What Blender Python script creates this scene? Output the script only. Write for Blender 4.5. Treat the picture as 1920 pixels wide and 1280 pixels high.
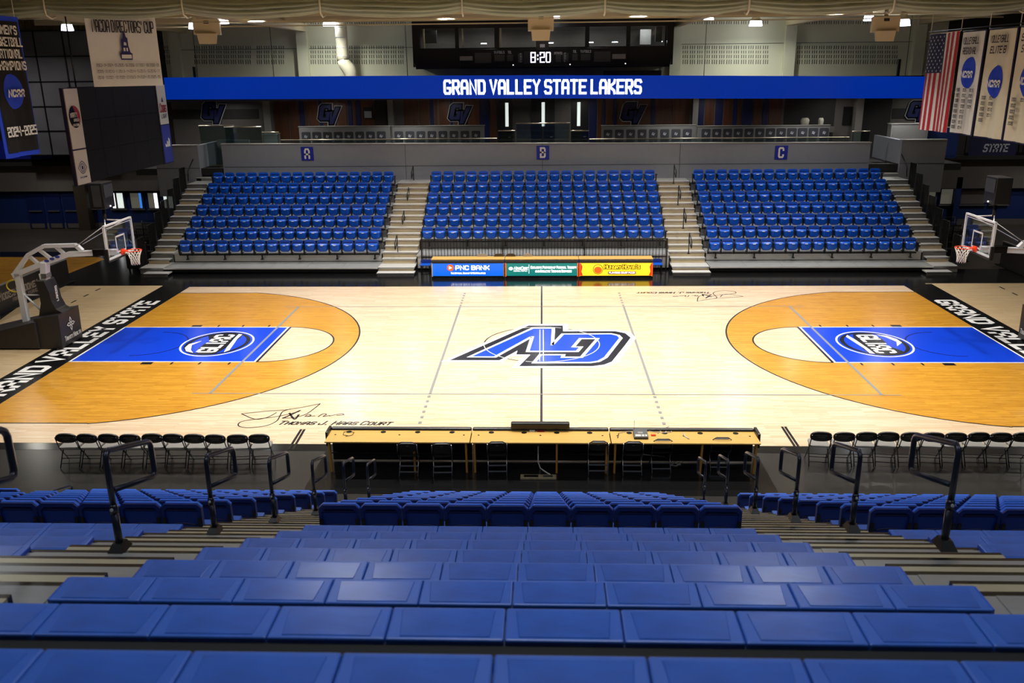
import bpy, math, random
from mathutils import Vector, Matrix
from mathutils.geometry import tessellate_polygon
random.seed(4)
for o in list(bpy.data.objects): bpy.data.objects.remove(o)
SC = bpy.context.scene
COL = SC.collection
# ------------------------------------------------------------------ camera
CAM = Vector((0.0142, -26.2368, 8.3153)); YAW, PIT, ROL, FPX = .0363, .3041, -.0105, 1624.05
_r = Vector((math.cos(YAW), math.sin(YAW), 0))
FW = Vector((-math.sin(YAW)*math.cos(PIT), math.cos(YAW)*math.cos(PIT), -math.sin(PIT)))
_u = _r.cross(FW)
RT = _r*math.cos(ROL) + _u*math.sin(ROL); UP = -_r*math.sin(ROL) + _u*math.cos(ROL)
cd = bpy.data.cameras.new('camera'); cam = bpy.data.objects.new('camera', cd); COL.objects.link(cam)
cam.matrix_world = Matrix(((RT.x, UP.x, -FW.x, CAM.x), (RT.y, UP.y, -FW.y, CAM.y), (RT.z, UP.z, -FW.z, CAM.z), (0, 0, 0, 1)))
cd.sensor_width = 36; cd.lens = FPX/1920*36; cd.clip_start = .05; cd.clip_end = 300
cd.dof.use_dof = True; cd.dof.focus_distance = 26; cd.dof.aperture_fstop = 3.2
SC.camera = cam
# ------------------------------------------------------------------ world, view, court and fill lights
w = bpy.data.worlds.new('world'); SC.world = w; w.use_nodes = True
w.node_tree.nodes['Background'].inputs[0].default_value = (.9, .95, 1, 1)
w.node_tree.nodes['Background'].inputs[1].default_value = .02
SC.view_settings.view_transform = 'Standard'; SC.view_settings.look = 'None'
SC.view_settings.exposure = 0.0; SC.view_settings.gamma = 1; SC.view_settings.use_curve_mapping = False
LP = 222.0
def area(x, y, z, p, size=.55, col=(1, .97, .91), spread=110, rot=(0, 0, 0)):
    l = bpy.data.lights.new('lamp_or_fill_light', 'AREA'); l.shape = 'DISK'; l.size = size; l.energy = p; l.color = col; l.spread = math.radians(spread)
    o = bpy.data.objects.new('lamp_or_fill_light', l); o.location = (x, y, z); o.rotation_euler = rot; COL.objects.link(o); return o
for lx in (-12.5, -7.5, -2.5, 2.5, 7.5, 12.5):
    for ly in (-6, -.8, 5.6):
        area(lx, ly, 10.55, LP*(1.25 if abs(lx) < 8 else .8))
for lx in (-12, -4, 4, 12):                       # lamps over the far seats
    area(lx, 12.2, 10.5, 235, .5, (1, .97, .92), 110)
for lx in (-9.5, -3.1, 3.7, 10):                  # dimmer lamps over the near seats
    area(lx, -14.2, 11.0, 105, 1.3, (.94, .97, 1), 140)
for lx in (-7, 0, 7):  # soft fill lights added to brighten the rear benches
    area(lx, -22.5, 11.3, 100, 3.0, (.88, .94, 1), 150)

for lx in (-19, -13.5, -7, 0, 7, 13.5, 18):                    # unseen fill lights added under the concourse soffit
    area(lx, 18.6, 6.9, 62, .5, (1, .97, .93), 160); area(lx+2, 21.0, 6.9, 17, .5, (1, .97, .93), 165)
for lx in (-27, 26):                              # fill lights added to brighten the side halls
    area(lx, 15.5, 10.6, 190, .6, (1, .96, .88), 150); area(lx, 19.3, 3.45, 14, .5, (1, .95, .9), 160)
    area(lx, 2, 10.6, 120, .6, (1, .96, .88), 130)

def at(u, v, ax, c):
    "the point seen at photograph pixel (u, v) on the plane axis ax = c"
    d = FW + RT*((u-960)/FPX) - UP*((v-640)/FPX)
    return CAM + d*((c-CAM[ax])/d[ax])
# ------------------------------------------------------------------ materials
def lin(c):
    return tuple(((x/255)/12.92 if x/255 <= .04045 else ((x/255+.055)/1.055)**2.4) for x in c)+(1,)
def mat(name, rgb, rough=.5, metal=0, var=0, scale=(3, 3, 3), bump=0, emit=0, alpha=1, coat=0, detail=3, spec=.5):
    m = bpy.data.materials.new(name); m.use_nodes = True; nt = m.node_tree; b = nt.nodes['Principled BSDF']
    c = lin(rgb); b.inputs['Base Color'].default_value = c; b.inputs['Roughness'].default_value = rough; b.inputs['Metallic'].default_value = metal
    b.inputs['Coat Weight'].default_value = coat; b.inputs['Coat Roughness'].default_value = .08; b.inputs['Specular IOR Level'].default_value = spec
    if emit:
        b.inputs['Emission Color'].default_value = c; b.inputs['Emission Strength'].default_value = emit
    b.inputs['Alpha'].default_value = alpha
    if var or bump:
        tc = nt.nodes.new('ShaderNodeTexCoord'); mp = nt.nodes.new('ShaderNodeMapping'); n = nt.nodes.new('ShaderNodeTexNoise')
        mp.inputs['Scale'].default_value = scale; n.inputs['Detail'].default_value = detail; n.inputs['Scale'].default_value = 1
        nt.links.new(tc.outputs['Object'], mp.inputs[0]); nt.links.new(mp.outputs[0], n.inputs['Vector'])
        if var:
            mx = nt.nodes.new('ShaderNodeMix'); mx.data_type = 'RGBA'
            rmp = nt.nodes.new('ShaderNodeMapRange'); rmp.inputs[1].default_value = .3; rmp.inputs[2].default_value = .7
            mx.inputs[6].default_value = tuple(x*(1-var) for x in c[:3])+(1,); mx.inputs[7].default_value = tuple(min(1, x*(1+var)) for x in c[:3])+(1,)
            nt.links.new(n.outputs[0], rmp.inputs[0]); nt.links.new(rmp.outputs[0], mx.inputs[0]); nt.links.new(mx.outputs[2], b.inputs['Base Color'])
        if bump:
            bp = nt.nodes.new('ShaderNodeBump'); bp.inputs['Strength'].default_value = bump; bp.inputs['Distance'].default_value = .02
            nt.links.new(n.outputs[0], bp.inputs['Height']); nt.links.new(bp.outputs[0], b.inputs['Normal'])
    return m
def woodfloor(name, rgb, dark, streak, rough=.2, pl=.057):
    "narrow boards running along X: strips across Y, short lengths, each with its own tone, plus grain"
    m = bpy.data.materials.new(name); m.use_nodes = True; nt = m.node_tree; N = nt.nodes; L = nt.links; b = N['Principled BSDF']
    tc = N.new('ShaderNodeTexCoord'); br = N.new('ShaderNodeTexBrick'); br.inputs['Scale'].default_value = 1
    br.inputs['Brick Width'].default_value = .9; br.inputs['Row Height'].default_value = pl; br.inputs['Mortar Size'].default_value = .0006
    br.offset = .37; br.offset_frequency = 3
    c, d = lin(rgb), lin(dark); br.inputs['Color1'].default_value = c; br.inputs['Color2'].default_value = tuple(a*.55+e*.45 for a, e in zip(c, d)); br.inputs['Mortar'].default_value = d
    L.new(tc.outputs['Object'], br.inputs['Vector'])
    mp = N.new('ShaderNodeMapping'); mp.inputs['Scale'].default_value = (1.3, 22, 1); n = N.new('ShaderNodeTexNoise'); n.inputs['Scale'].default_value = 1.6; n.inputs['Detail'].default_value = 5
    L.new(tc.outputs['Object'], mp.inputs[0]); L.new(mp.outputs[0], n.inputs['Vector'])
    rm = N.new('ShaderNodeMapRange'); rm.inputs[1].default_value = .5; rm.inputs[2].default_value = .75; rm.inputs[4].default_value = streak
    mx = N.new('ShaderNodeMix'); mx.data_type = 'RGBA'; mx.inputs[7].default_value = d
    L.new(n.outputs[0], rm.inputs[0]); L.new(rm.outputs[0], mx.inputs[0]); L.new(br.outputs['Color'], mx.inputs[6]); L.new(mx.outputs[2], b.inputs['Base Color'])
    b.inputs['Roughness'].default_value = rough
    return m
def glass(name, tint=(.9, .95, .95), gloss=.06, rough=.02):
    m = bpy.data.materials.new(name); m.use_nodes = True; nt = m.node_tree; N = nt.nodes; N.remove(N['Principled BSDF'])
    t = N.new('ShaderNodeBsdfTransparent'); t.inputs[0].default_value = tint+(1,); g = N.new('ShaderNodeBsdfGlossy'); g.inputs['Roughness'].default_value = rough
    mx = N.new('ShaderNodeMixShader'); mx.inputs[0].default_value = gloss
    nt.links.new(t.outputs[0], mx.inputs[1]); nt.links.new(g.outputs[0], mx.inputs[2]); nt.links.new(mx.outputs[0], N['Material Output'].inputs[0])
    return m
M = {}
def mk(k, *a, **kw): M[k] = mat(k, *a, **kw)
M['maple'] = woodfloor('maple', (213, 193, 166), (180, 142, 100), .5, .24)
M['maple_outer'] = woodfloor('maple_outer', (205, 184, 146), (170, 135, 92), .45, .3)
M['amber'] = woodfloor('amber_stain', (206, 151, 52), (146, 92, 20), .8, .22)
mk('lane_blue', (14, 62, 205), .22)
mk('line_black', (22, 22, 22), .25)
mk('apron_black', (20, 20, 21), .16)
mk('line_white', (235, 235, 235), .3)
mk('line_grey', (128, 130, 130), .3)
mk('arena_floor', (46, 45, 43), .22, var=.12, scale=(.4, .9, 1))
mk('far_floor', (58, 52, 44), .35, var=.15, scale=(.2, 2, 1))
mk('dark_line', (12, 30, 120), .25)
mk('seat_blue', (6, 84, 200), .3, var=.05, scale=(6, 6, 6))
mk('bench_blue', (44, 92, 184), .38, var=.10, scale=(5, 9, 5), bump=.03)
mk('bench_blue_panel', (42, 88, 178), .28, var=.14, scale=(4, 10, 5), bump=.05)
mk('shaded_rim_blue', (7, 34, 104), .45)  # darker copy of the blue: shade on the rear frames of the chairs
mk('lit_rim_blue', (34, 96, 210), .35)  # lighter copy of the blue: overhead light painted on the top rims
mk('shaded_back_blue', (8, 42, 122), .45)  # darker copy of the blue: unlit rear faces put into the colour
mk('back_blue', (14, 74, 190), .4, var=.05, scale=(6, 6, 6))
mk('black_plastic', (18, 18, 20), .45)
mk('black_steel', (22, 23, 26), .32, .3)
mk('navy_steel', (38, 42, 58), .28, .5)
mk('black_vinyl', (26, 26, 28), .38, bump=.04, scale=(20, 20, 20))
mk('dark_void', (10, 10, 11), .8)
mk('deck_grey', (150, 152, 154), .42, .2, var=.08, scale=(2, 12, 4))
mk('deck_light', (214, 215, 213), .35, .3, var=.06, scale=(2, 14, 4))
mk('riser_grey', (118, 118, 118), .5, var=.06)
mk('riser_tan', (186, 170, 138), .5, var=.10, scale=(1.5, 3, 3))
mk('step_cream', (165, 160, 138), .35, .3)
mk('near_deck', (140, 142, 144), .35, .3, var=.08, scale=(2, 12, 4))
mk('alu', (176, 180, 184), .25, .85)
mk('wall_grey', (130, 134, 142), .6, var=.03)
mk('wall_joint', (52, 53, 55), .7)
mk('cream', (205, 205, 180), .7, var=.03, scale=(.6, .6, .6))
mk('ceiling_cream', (196, 186, 150), .8, var=.04)
mk('beam_cream', (190, 178, 145), .6)
mk('slot_dark', (70, 70, 62), .8)
mk('wood_panel', (84, 46, 20), .45, var=.25, scale=(8, 8, .8))
mk('wood_gap', (28, 18, 12), .7)
mk('stripe_navy', (10, 20, 76), .5)
mk('conc_grey', (92, 88, 84), .65, var=.05)
mk('conc_dark', (36, 34, 34), .7)
mk('door_black', (26, 27, 29), .4)
mk('column_grey', (128, 126, 120), .6)
mk('suite_panel', (122, 123, 122), .6)
mk('suite_chair', (52, 54, 60), .5)
mk('silver_print', (178, 182, 190), .4)
mk('parapet_cap', (170, 170, 165), .4, .3)
mk('brushed', (190, 182, 160), .3, .8)
mk('sign_blue', (14, 34, 150), .5)
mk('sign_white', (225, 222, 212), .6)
mk('led_blue', (0, 50, 168), .3, emit=.55)
mk('led_white', (235, 240, 255), .3, emit=2.6)
mk('led_digit', (225, 220, 255), .3, emit=6)
mk('led_pnc', (8, 92, 210), .3, emit=1.0)
mk('led_green', (10, 112, 108), .3, emit=.85)
mk('led_yellow', (255, 206, 40), .3, emit=1.0)
mk('led_orange', (240, 90, 20), .3, emit=.9)
mk('led_text', (255, 255, 255), .3, emit=1.5)
mk('led_red', (225, 40, 20), .3, emit=.7)
mk('led_olive', (60, 88, 6), .3, emit=.12)
mk('lamp', (240, 244, 255), .3, emit=14)
mk('window_lit', (215, 225, 220), .3, emit=1.0)
mk('window_dim', (120, 118, 105), .3, emit=.3)
mk('window_blue', (60, 130, 225), .3, emit=.8)
mk('duct_silver', (190, 184, 162), .7)
mk('screen_black', (24, 23, 23), .6, spec=.2)
mk('board_white', (205, 203, 196), .5)
mk('board_blue', (52, 62, 150), .5)
mk('board_edge', (40, 34, 60), .6)
mk('cloth_white', (216, 217, 212), .8, var=.03)
mk('cloth_cream', (208, 205, 184), .8, var=.04)
mk('cloth_black', (9, 9, 11), .9)
mk('cloth_blue', (18, 60, 200), .7, var=.06)
mk('cloth_red', (178, 20, 38), .75)
mk('cloth_navy', (22, 24, 66), .75)
mk('cloth_print', (44, 38, 46), .8)
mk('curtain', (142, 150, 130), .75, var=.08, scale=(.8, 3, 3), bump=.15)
mk('curtain_strap', (200, 196, 178), .6)
mk('speaker_beige', (214, 196, 158), .6)
mk('red_print', (150, 20, 40), .5)
mk('navy_print', (26, 26, 96), .5)
mk('hoop_white', (214, 216, 220), .35)
mk('hoop_orange', (236, 66, 18), .4)
mk('net_white', (236, 232, 222), .8)
mk('pad_black', (38, 34, 34), .42, bump=.04, scale=(14, 14, 14))
mk('table_wood', (204, 164, 86), .38, var=.06, scale=(1, 18, 6))
mk('table_leg', (170, 122, 50), .45)
mk('seat_grey', (130, 128, 124), .45)
mk('cable_white', (205, 200, 190), .5)
mk('console_dark', (50, 52, 54), .4)
mk('console_light', (190, 190, 186), .4)
mk('power_box', (120, 112, 90), .5, var=.2, scale=(20, 20, 20))
mk('red_glow', (255, 40, 70), .4, emit=3)
mk('door_blue', (12, 30, 84), .45)
mk('wall_blue', (14, 40, 100), .55)
mk('brown_post', (58, 46, 34), .6)
mk('corrugated', (140, 124, 84), .6)
mk('curtain_wall', (104, 105, 112), .35, var=.2, scale=(.4, .4, .6))
mk('yellow', (220, 190, 30), .5)
mk('banner_grey', (150, 140, 130), .7)
mk('tan_pad', (150, 130, 100), .6)
M['acrylic'] = glass('acrylic', (.92, .96, .97), .10)
M['pane'] = glass('pane', (.86, .88, .88), .04)
M['booth_glass'] = glass('booth_glass', (.6, .68, .68), .06)
m_ = glass('mesh_screen', (.42, .42, .42), .02, .5); M['mesh'] = m_

# ------------------------------------------------------------------ mesh builder
V = Vector
class MB:
    def __init__(s): s.v = []; s.f = []; s.sm = []
    def quad(s, a, b, c, d):
        i = len(s.v); s.v += [tuple(a), tuple(b), tuple(c), tuple(d)]; s.f.append((i, i+1, i+2, i+3)); s.sm.append(0); return s
    def box(s, x0, x1, y0, y1, z0, z1):
        return s.hexa([(x0, y0, z0), (x1, y0, z0), (x1, y1, z0), (x0, y1, z0), (x0, y0, z1), (x1, y0, z1), (x1, y1, z1), (x0, y1, z1)])
    def hexa(s, p):
        i = len(s.v); s.v += [tuple(q) for q in p]
        for f in ((3, 2, 1, 0), (4, 5, 6, 7), (0, 1, 5, 4), (1, 2, 6, 5), (2, 3, 7, 6), (3, 0, 4, 7)): s.f.append(tuple(i+k for k in f)); s.sm.append(0)
        return s
    def slab(s, q, off):
        "quad q extruded by vector off"
        off = Vector(off); q = [Vector(p) for p in q]; return s.hexa([*q, *[p+off for p in q]])
    def bar(s, a, b, wd, ht, up=(0, 0, 1)):
        a, b = Vector(a), Vector(b); d = (b-a).normalized(); up = Vector(up); x = d.cross(up)
        if x.length < 1e-4: x = d.cross(Vector((0, 1, 0)))
        x.normalize(); y = x.cross(d).normalized(); x *= wd/2; y *= ht/2
        return s.hexa([a-x-y, a+x-y, b+x-y, b-x-y, a-x+y, a+x+y, b+x+y, b-x+y])
    def tube(s, pts, r, n=8, closed=False):
        pts = [Vector(p) for p in pts]; m = len(pts); base = len(s.v); prev = None
        for i, p in enumerate(pts):
            if closed: d = pts[(i+1) % m]-pts[i-1]
            else: d = pts[min(i+1, m-1)]-pts[max(i-1, 0)]
            d.normalize()
            ref = prev if prev is not None else (Vector((0, 0, 1)) if abs(d.z) < .9 else Vector((1, 0, 0)))
            x = (ref-d*ref.dot(d)).normalized(); prev = x; y = d.cross(x); rr = r[i] if isinstance(r, (list, tuple)) else r
            for k in range(n):
                t = 2*math.pi*k/n; s.v.append(tuple(p+x*math.cos(t)*rr+y*math.sin(t)*rr))
        for i in range(m if closed else m-1):
            j = (i+1) % m
            for k in range(n): s.f.append((base+i*n+k, base+i*n+(k+1) % n, base+j*n+(k+1) % n, base+j*n+k)); s.sm.append(1)
        if not closed:
            s.f.append(tuple(base+k for k in reversed(range(n)))); s.f.append(tuple(base+(m-1)*n+k for k in range(n))); s.sm += [0, 0]
        return s
    def poly(s, pts, holes=()):
        loops = [[Vector(p) for p in pts]]+[[Vector(p) for p in h] for h in holes]; i = len(s.v)
        for l in loops: s.v += [tuple(p) for p in l]
        for t in tessellate_polygon(loops): s.f.append(tuple(i+k for k in t)); s.sm.append(0)
        return s
    def prism(s, pts, off, smooth=0):
        pts = [Vector(p) for p in pts]; off = Vector(off); s.poly(pts); s.poly([p+off for p in pts]); i = len(s.v); n = len(pts)
        s.v += [tuple(p) for p in pts]+[tuple(p+off) for p in pts]
        for k in range(n): s.f.append((i+k, i+(k+1) % n, i+n+(k+1) % n, i+n+k)); s.sm.append(smooth)
        return s
    def grid(s, fn, nu, nv, smooth=1):
        i = len(s.v)
        for a in range(nu+1):
            for b in range(nv+1): s.v.append(tuple(fn(a/nu, b/nv)))
        for a in range(nu):
            for b in range(nv): q = i+a*(nv+1)+b; s.f.append((q, q+nv+1, q+nv+2, q+1)); s.sm.append(smooth)
        return s
    def stroke(s, pts, wd, O, X, Y, closed=False):
        "flat stroked polyline with mitred corners in the plane O + x X + y Y"
        P = [V(p) for p in pts]
        if not closed and (P[0]-P[-1]).length < 1e-6 and len(P) > 3: P = P[:-1]; closed = True
        n = len(P); L_, R_ = [], []
        for i in range(n):
            a = P[i-1] if (i or closed) else None; b = P[(i+1) % n] if (i < n-1 or closed) else None; p = P[i]
            d1 = (p-a).normalized() if a is not None else None; d2 = (b-p).normalized() if b is not None else None
            if d1 is None: p = p-d2*wd/2; d1 = d2
            if d2 is None: p = p+d1*wd/2; d2 = d1
            n1 = V((-d1.y, d1.x)); n2 = V((-d2.y, d2.x)); m_ = n1+n2
            if m_.length < .2: m_ = n1*1.0; k = 1
            else: m_.normalize(); k = 1/max(.62, m_.dot(n1))
            L_.append(p+m_*k*wd/2); R_.append(p-m_*k*wd/2)
        for i in range(n if closed else n-1):
            j = (i+1) % n; s.quad(*[O+X*q.x+Y*q.y for q in (R_[i], R_[j], L_[j], L_[i])])
        return s
    def build(s, name, m, parent=None, bevel=0, kind=None):
        me = bpy.data.meshes.new(name); me.from_pydata(s.v, [], s.f)
        if any(s.sm): me.polygons.foreach_set('use_smooth', [bool(x) for x in s.sm])
        me.materials.append(M[m] if isinstance(m, str) else m)
        if bevel:
            import bmesh
            b = bmesh.new(); b.from_mesh(me); bmesh.ops.recalc_face_normals(b, faces=b.faces)
            bmesh.ops.bevel(b, geom=[e for e in b.edges if len(e.link_faces) == 2 and e.calc_face_angle(0) > .6], offset=bevel, segments=2, affect='EDGES', profile=.5)
            b.to_mesh(me); b.free()
        o = bpy.data.objects.new(name, me); COL.objects.link(o)
        if parent is not None: o.parent = parent
        if kind: o['kind'] = kind
        return o
def thing(name, label, cat, loc=(0, 0, 0), group=None, rz=0):
    o = bpy.data.objects.new(name, None); COL.objects.link(o); o.location = loc; o.rotation_euler.z = rz; o.empty_display_size = .1
    o['label'] = label; o['category'] = cat
    if group: o['group'] = group
    return o
def tag(o, label, cat, group=None):
    o['label'] = label; o['category'] = cat
    if group: o['group'] = group
    return o
def dup(root, loc, label, rz=None, group=None):
    r = root.copy(); COL.objects.link(r); r.location = loc; r['label'] = label
    if rz is not None: r.rotation_euler.z = rz
    if group: r['group'] = group
    for ch in list(root.children):
        c = ch.copy(); COL.objects.link(c); c.parent = r
        for g in list(ch.children):
            d = g.copy(); COL.objects.link(d); d.parent = c
    return r
def struct(mb, name, m, parent=None):
    o = mb.build(name, m, parent)
    if parent is None: o['kind'] = 'structure'
    return o
V = Vector
ORD = 'first second third fourth fifth sixth seventh eighth ninth tenth eleventh twelfth thirteenth fourteenth fifteenth sixteenth seventeenth eighteenth nineteenth twentieth'.split()
# ------------------------------------------------------------------ block lettering made of strokes on a 1 x 1 cell
G = {
'A': [[(0, 0), (0, .8), (.2, 1), (.8, 1), (1, .8), (1, 0)], [(0, .42), (1, .42)]],
'B': [[(0, 0), (0, 1), (.85, 1), (1, .88), (1, .62), (.88, .52), (1, .42), (1, .12), (.85, 0), (0, 0)], [(0, .52), (.88, .52)]],
'C': [[(1, .78), (1, .88), (.85, 1), (.15, 1), (0, .88), (0, .12), (.15, 0), (.85, 0), (1, .12), (1, .22)]],
'D': [[(0, 0), (0, 1), (.8, 1), (1, .82), (1, .18), (.8, 0), (0, 0)]],
'E': [[(1, 1), (0, 1), (0, 0), (1, 0)], [(0, .5), (.8, .5)]],
'F': [[(1, 1), (0, 1), (0, 0)], [(0, .5), (.8, .5)]],
'G': [[(1, .88), (.88, 1), (.15, 1), (0, .88), (0, .12), (.15, 0), (.85, 0), (1, .12), (1, .42), (.6, .42)]],
'H': [[(0, 0), (0, 1)], [(1, 0), (1, 1)], [(0, .5), (1, .5)]],
'I': [[(.5, 0), (.5, 1)]],
'J': [[(.9, 1), (.9, .15), (.75, 0), (.15, 0), (0, .15), (0, .35)]],
'K': [[(0, 0), (0, 1)], [(1, 1), (.9, .8), (.1, .5), (.9, .2), (1, 0)]],
'L': [[(0, 1), (0, 0), (.9, 0)]],
'M': [[(0, 0), (0, 1), (.5, .45), (1, 1), (1, 0)]],
'N': [[(0, 0), (0, 1), (1, 0), (1, 1)]],
'O': [[(.15, 0), (0, .15), (0, .85), (.15, 1), (.85, 1), (1, .85), (1, .15), (.85, 0), (.15, 0)]],
'P': [[(0, 0), (0, 1), (.85, 1), (1, .88), (1, .52), (.85, .42), (0, .42)]],
'Q': [[(.15, 0), (0, .15), (0, .85), (.15, 1), (.85, 1), (1, .85), (1, .15), (.85, 0), (.15, 0)], [(.6, .25), (1, -.05)]],
'R': [[(0, 0), (0, 1), (.85, 1), (1, .88), (1, .55), (.85, .45), (0, .45)], [(.55, .45), (1, 0)]],
'S': [[(1, .88), (.88, 1), (.15, 1), (0, .88), (0, .62), (.12, .52), (.88, .48), (1, .38), (1, .12), (.85, 0), (.12, 0), (0, .12)]],
'T': [[(0, 1), (1, 1)], [(.5, 0), (.5, 1)]],
'U': [[(0, 1), (0, .15), (.15, 0), (.85, 0), (1, .15), (1, 1)]],
'V': [[(0, 1), (.5, 0), (1, 1)]],
'W': [[(0, 1), (.2, 0), (.5, .6), (.8, 0), (1, 1)]],
'X': [[(0, 0), (1, 1)], [(0, 1), (1, 0)]],
'Y': [[(0, 1), (.5, .5), (1, 1)], [(.5, .5), (.5, 0)]],
'Z': [[(0, 1), (1, 1), (0, 0), (1, 0)]],
'0': [[(.12, 0), (0, .12), (0, .88), (.12, 1), (.88, 1), (1, .88), (1, .12), (.88, 0), (.12, 0)]],
'1': [[(.2, .85), (.55, 1), (.55, 0)]],
'2': [[(0, .8), (0, 1), (1, 1), (1, .52), (0, .48), (0, 0), (1, 0)]],
'3': [[(0, 1), (1, 1), (1, 0), (0, 0)], [(.2, .5), (1, .5)]],
'4': [[(0, 1), (0, .45), (1, .45)], [(1, 1), (1, 0)]],
'5': [[(1, 1), (0, 1), (0, .52), (1, .52), (1, 0), (0, 0)]],
'6': [[(1, 1), (0, 1), (0, 0), (1, 0), (1, .5), (0, .5)]],
'7': [[(0, 1), (1, 1), (.4, 0)]],
'8': [[(0, 0), (0, 1), (1, 1), (1, 0), (0, 0)], [(0, .5), (1, .5)]],
'9': [[(1, .5), (0, .5), (0, 1), (1, 1), (1, 0), (0, 0)]],
'-': [[(.15, .5), (.85, .5)]], '.': [[(.3, 0), (.3, .06)]], ':': [[(.5, .28), (.5, .34)], [(.5, .68), (.5, .74)]], "'": [[(.4, 1), (.4, .75)]], '|': [[(.5, -.2), (.5, 1.2)]],
}
NARROW = {'I': .35, '.': .3, ':': .35, "'": .3, '1': .8, '|': .5}
def text(mb, s, O, X, Y, h, wd, sw=.2, gap=.28, shear=0, small=.76, width=None, center=False):
    "letters of height h and width wd, stroke sw*h, origin O, unit axes X (reading) and Y (up); width scales the whole line"
    O, X, Y = V(O), V(X).normalized(), V(Y).normalized(); x = 0; runs = []
    for ch in s:
        k = 1.0; g = ch
        if ch.islower(): k = small; g = ch.upper()
        w_ = wd*NARROW.get(g, 1)*k
        if ch == ' ': x += wd*.55; continue
        runs.append((g, x, w_, h*k)); x += w_+gap*wd*k+sw*h*.6
    tot = x-gap*wd-sw*h*.6+sw*h; sc = (width/tot) if width else 1; o0 = -(tot*sc)/2 if center else 0
    for g, x0, w_, hh in runs:
        sq = min(sw*h*(min(1, sc)*.5+.5), .34*wd*sc+.03*h)
        for st in G.get(g, []):
            pts = []
            for a, b in st:
                yy = sq/2+b*(hh-sq); xx = sw*h/2+x0+a*w_
                pts.append((o0+xx*sc+yy*shear, yy))
            mb.stroke(pts, sq, O, X, Y)
    return mb
def ell(c, X, Y, rx, ry, n=28, a0=0, a1=2*math.pi):
    c, X, Y = V(c), V(X), V(Y); full = abs(a1-a0-2*math.pi) < 1e-6; m = n if full else n+1
    return [c+X*rx*math.cos(a0+(a1-a0)*k/n)+Y*ry*math.sin(a0+(a1-a0)*k/n) for k in range(m)]
def ring(mb, c, X, Y, r, wd, n=64, a0=0, a1=2*math.pi, ry=None):
    ry = r if ry is None else ry
    for k in range(n):
        t0, t1 = a0+(a1-a0)*k/n, a0+(a1-a0)*(k+1)/n; q = []
        for t, s_ in ((t0, -.5), (t1, -.5), (t1, .5), (t0, .5)): q.append(V(c)+V(X)*(r+s_*wd)*math.cos(t)+V(Y)*(ry+s_*wd)*math.sin(t))
        mb.quad(*q)
    return mb
def rrect(w_, h, r, n=4, taper=0):
    p = []
    for cx, cy, a in ((w_/2-r, h/2-r, 0), (-w_/2+r, h/2-r, 90), (-w_/2+r, -h/2+r, 180), (w_/2-r, -h/2+r, 270)):
        for k in range(n+1):
            t = math.radians(a+90*k/n); x, y = cx+r*math.cos(t), cy+r*math.sin(t); p.append((x*(1-taper*(.5-y/h)), y))
    return p

# ================================================================== SETTING: floor and court
XX, YY, ZZ = V((1, 0, 0)), V((0, 1, 0)), V((0, 0, 1))
floor = struct(MB().box(-34, 34, -30, 24, -.3, 0), 'floor', 'arena_floor')
def flat(z, pts): return [V((p[0], p[1], z)) for p in pts]
def fpoly(name, m, z, pts, holes=()): return MB().poly(flat(z, pts), [flat(z, h) for h in holes]).build(name, m, floor)
def rect(x0, x1, y0, y1): return [(x0, y0), (x1, y0), (x1, y1), (x0, y1)]
fpoly('far_floor_finish', 'far_floor', .002, rect(-34, 34, 9.6, 22))
fpoly('apron_finish', 'apron_black', .003, rect(-21.5, 21.5, 7.62, 10.6))
fpoly('apron_finish', 'apron_black', .003, rect(-21.5, 21.5, -8.16, -7.62))
fpoly('table_mat', 'apron_black', .0035, rect(-4.95, 4.85, -10.25, -8.1))
fpoly('outer_court_wood', 'maple_outer', .004, rect(-20.0, -15.45, -7.8, 7.85))
fpoly('outer_court_wood', 'maple_outer', .004, rect(15.3, 20.0, -7.8, 8.0))
fpoly('court_wood', 'maple', .005, rect(-14.4, 14.4, -7.78, 7.62))
for s in (-1, 1):
    fpoly('baseline_band', 'apron_black', .006, rect(*(sorted((s*14.33, s*15.52))), -7.78, 7.9))
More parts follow.
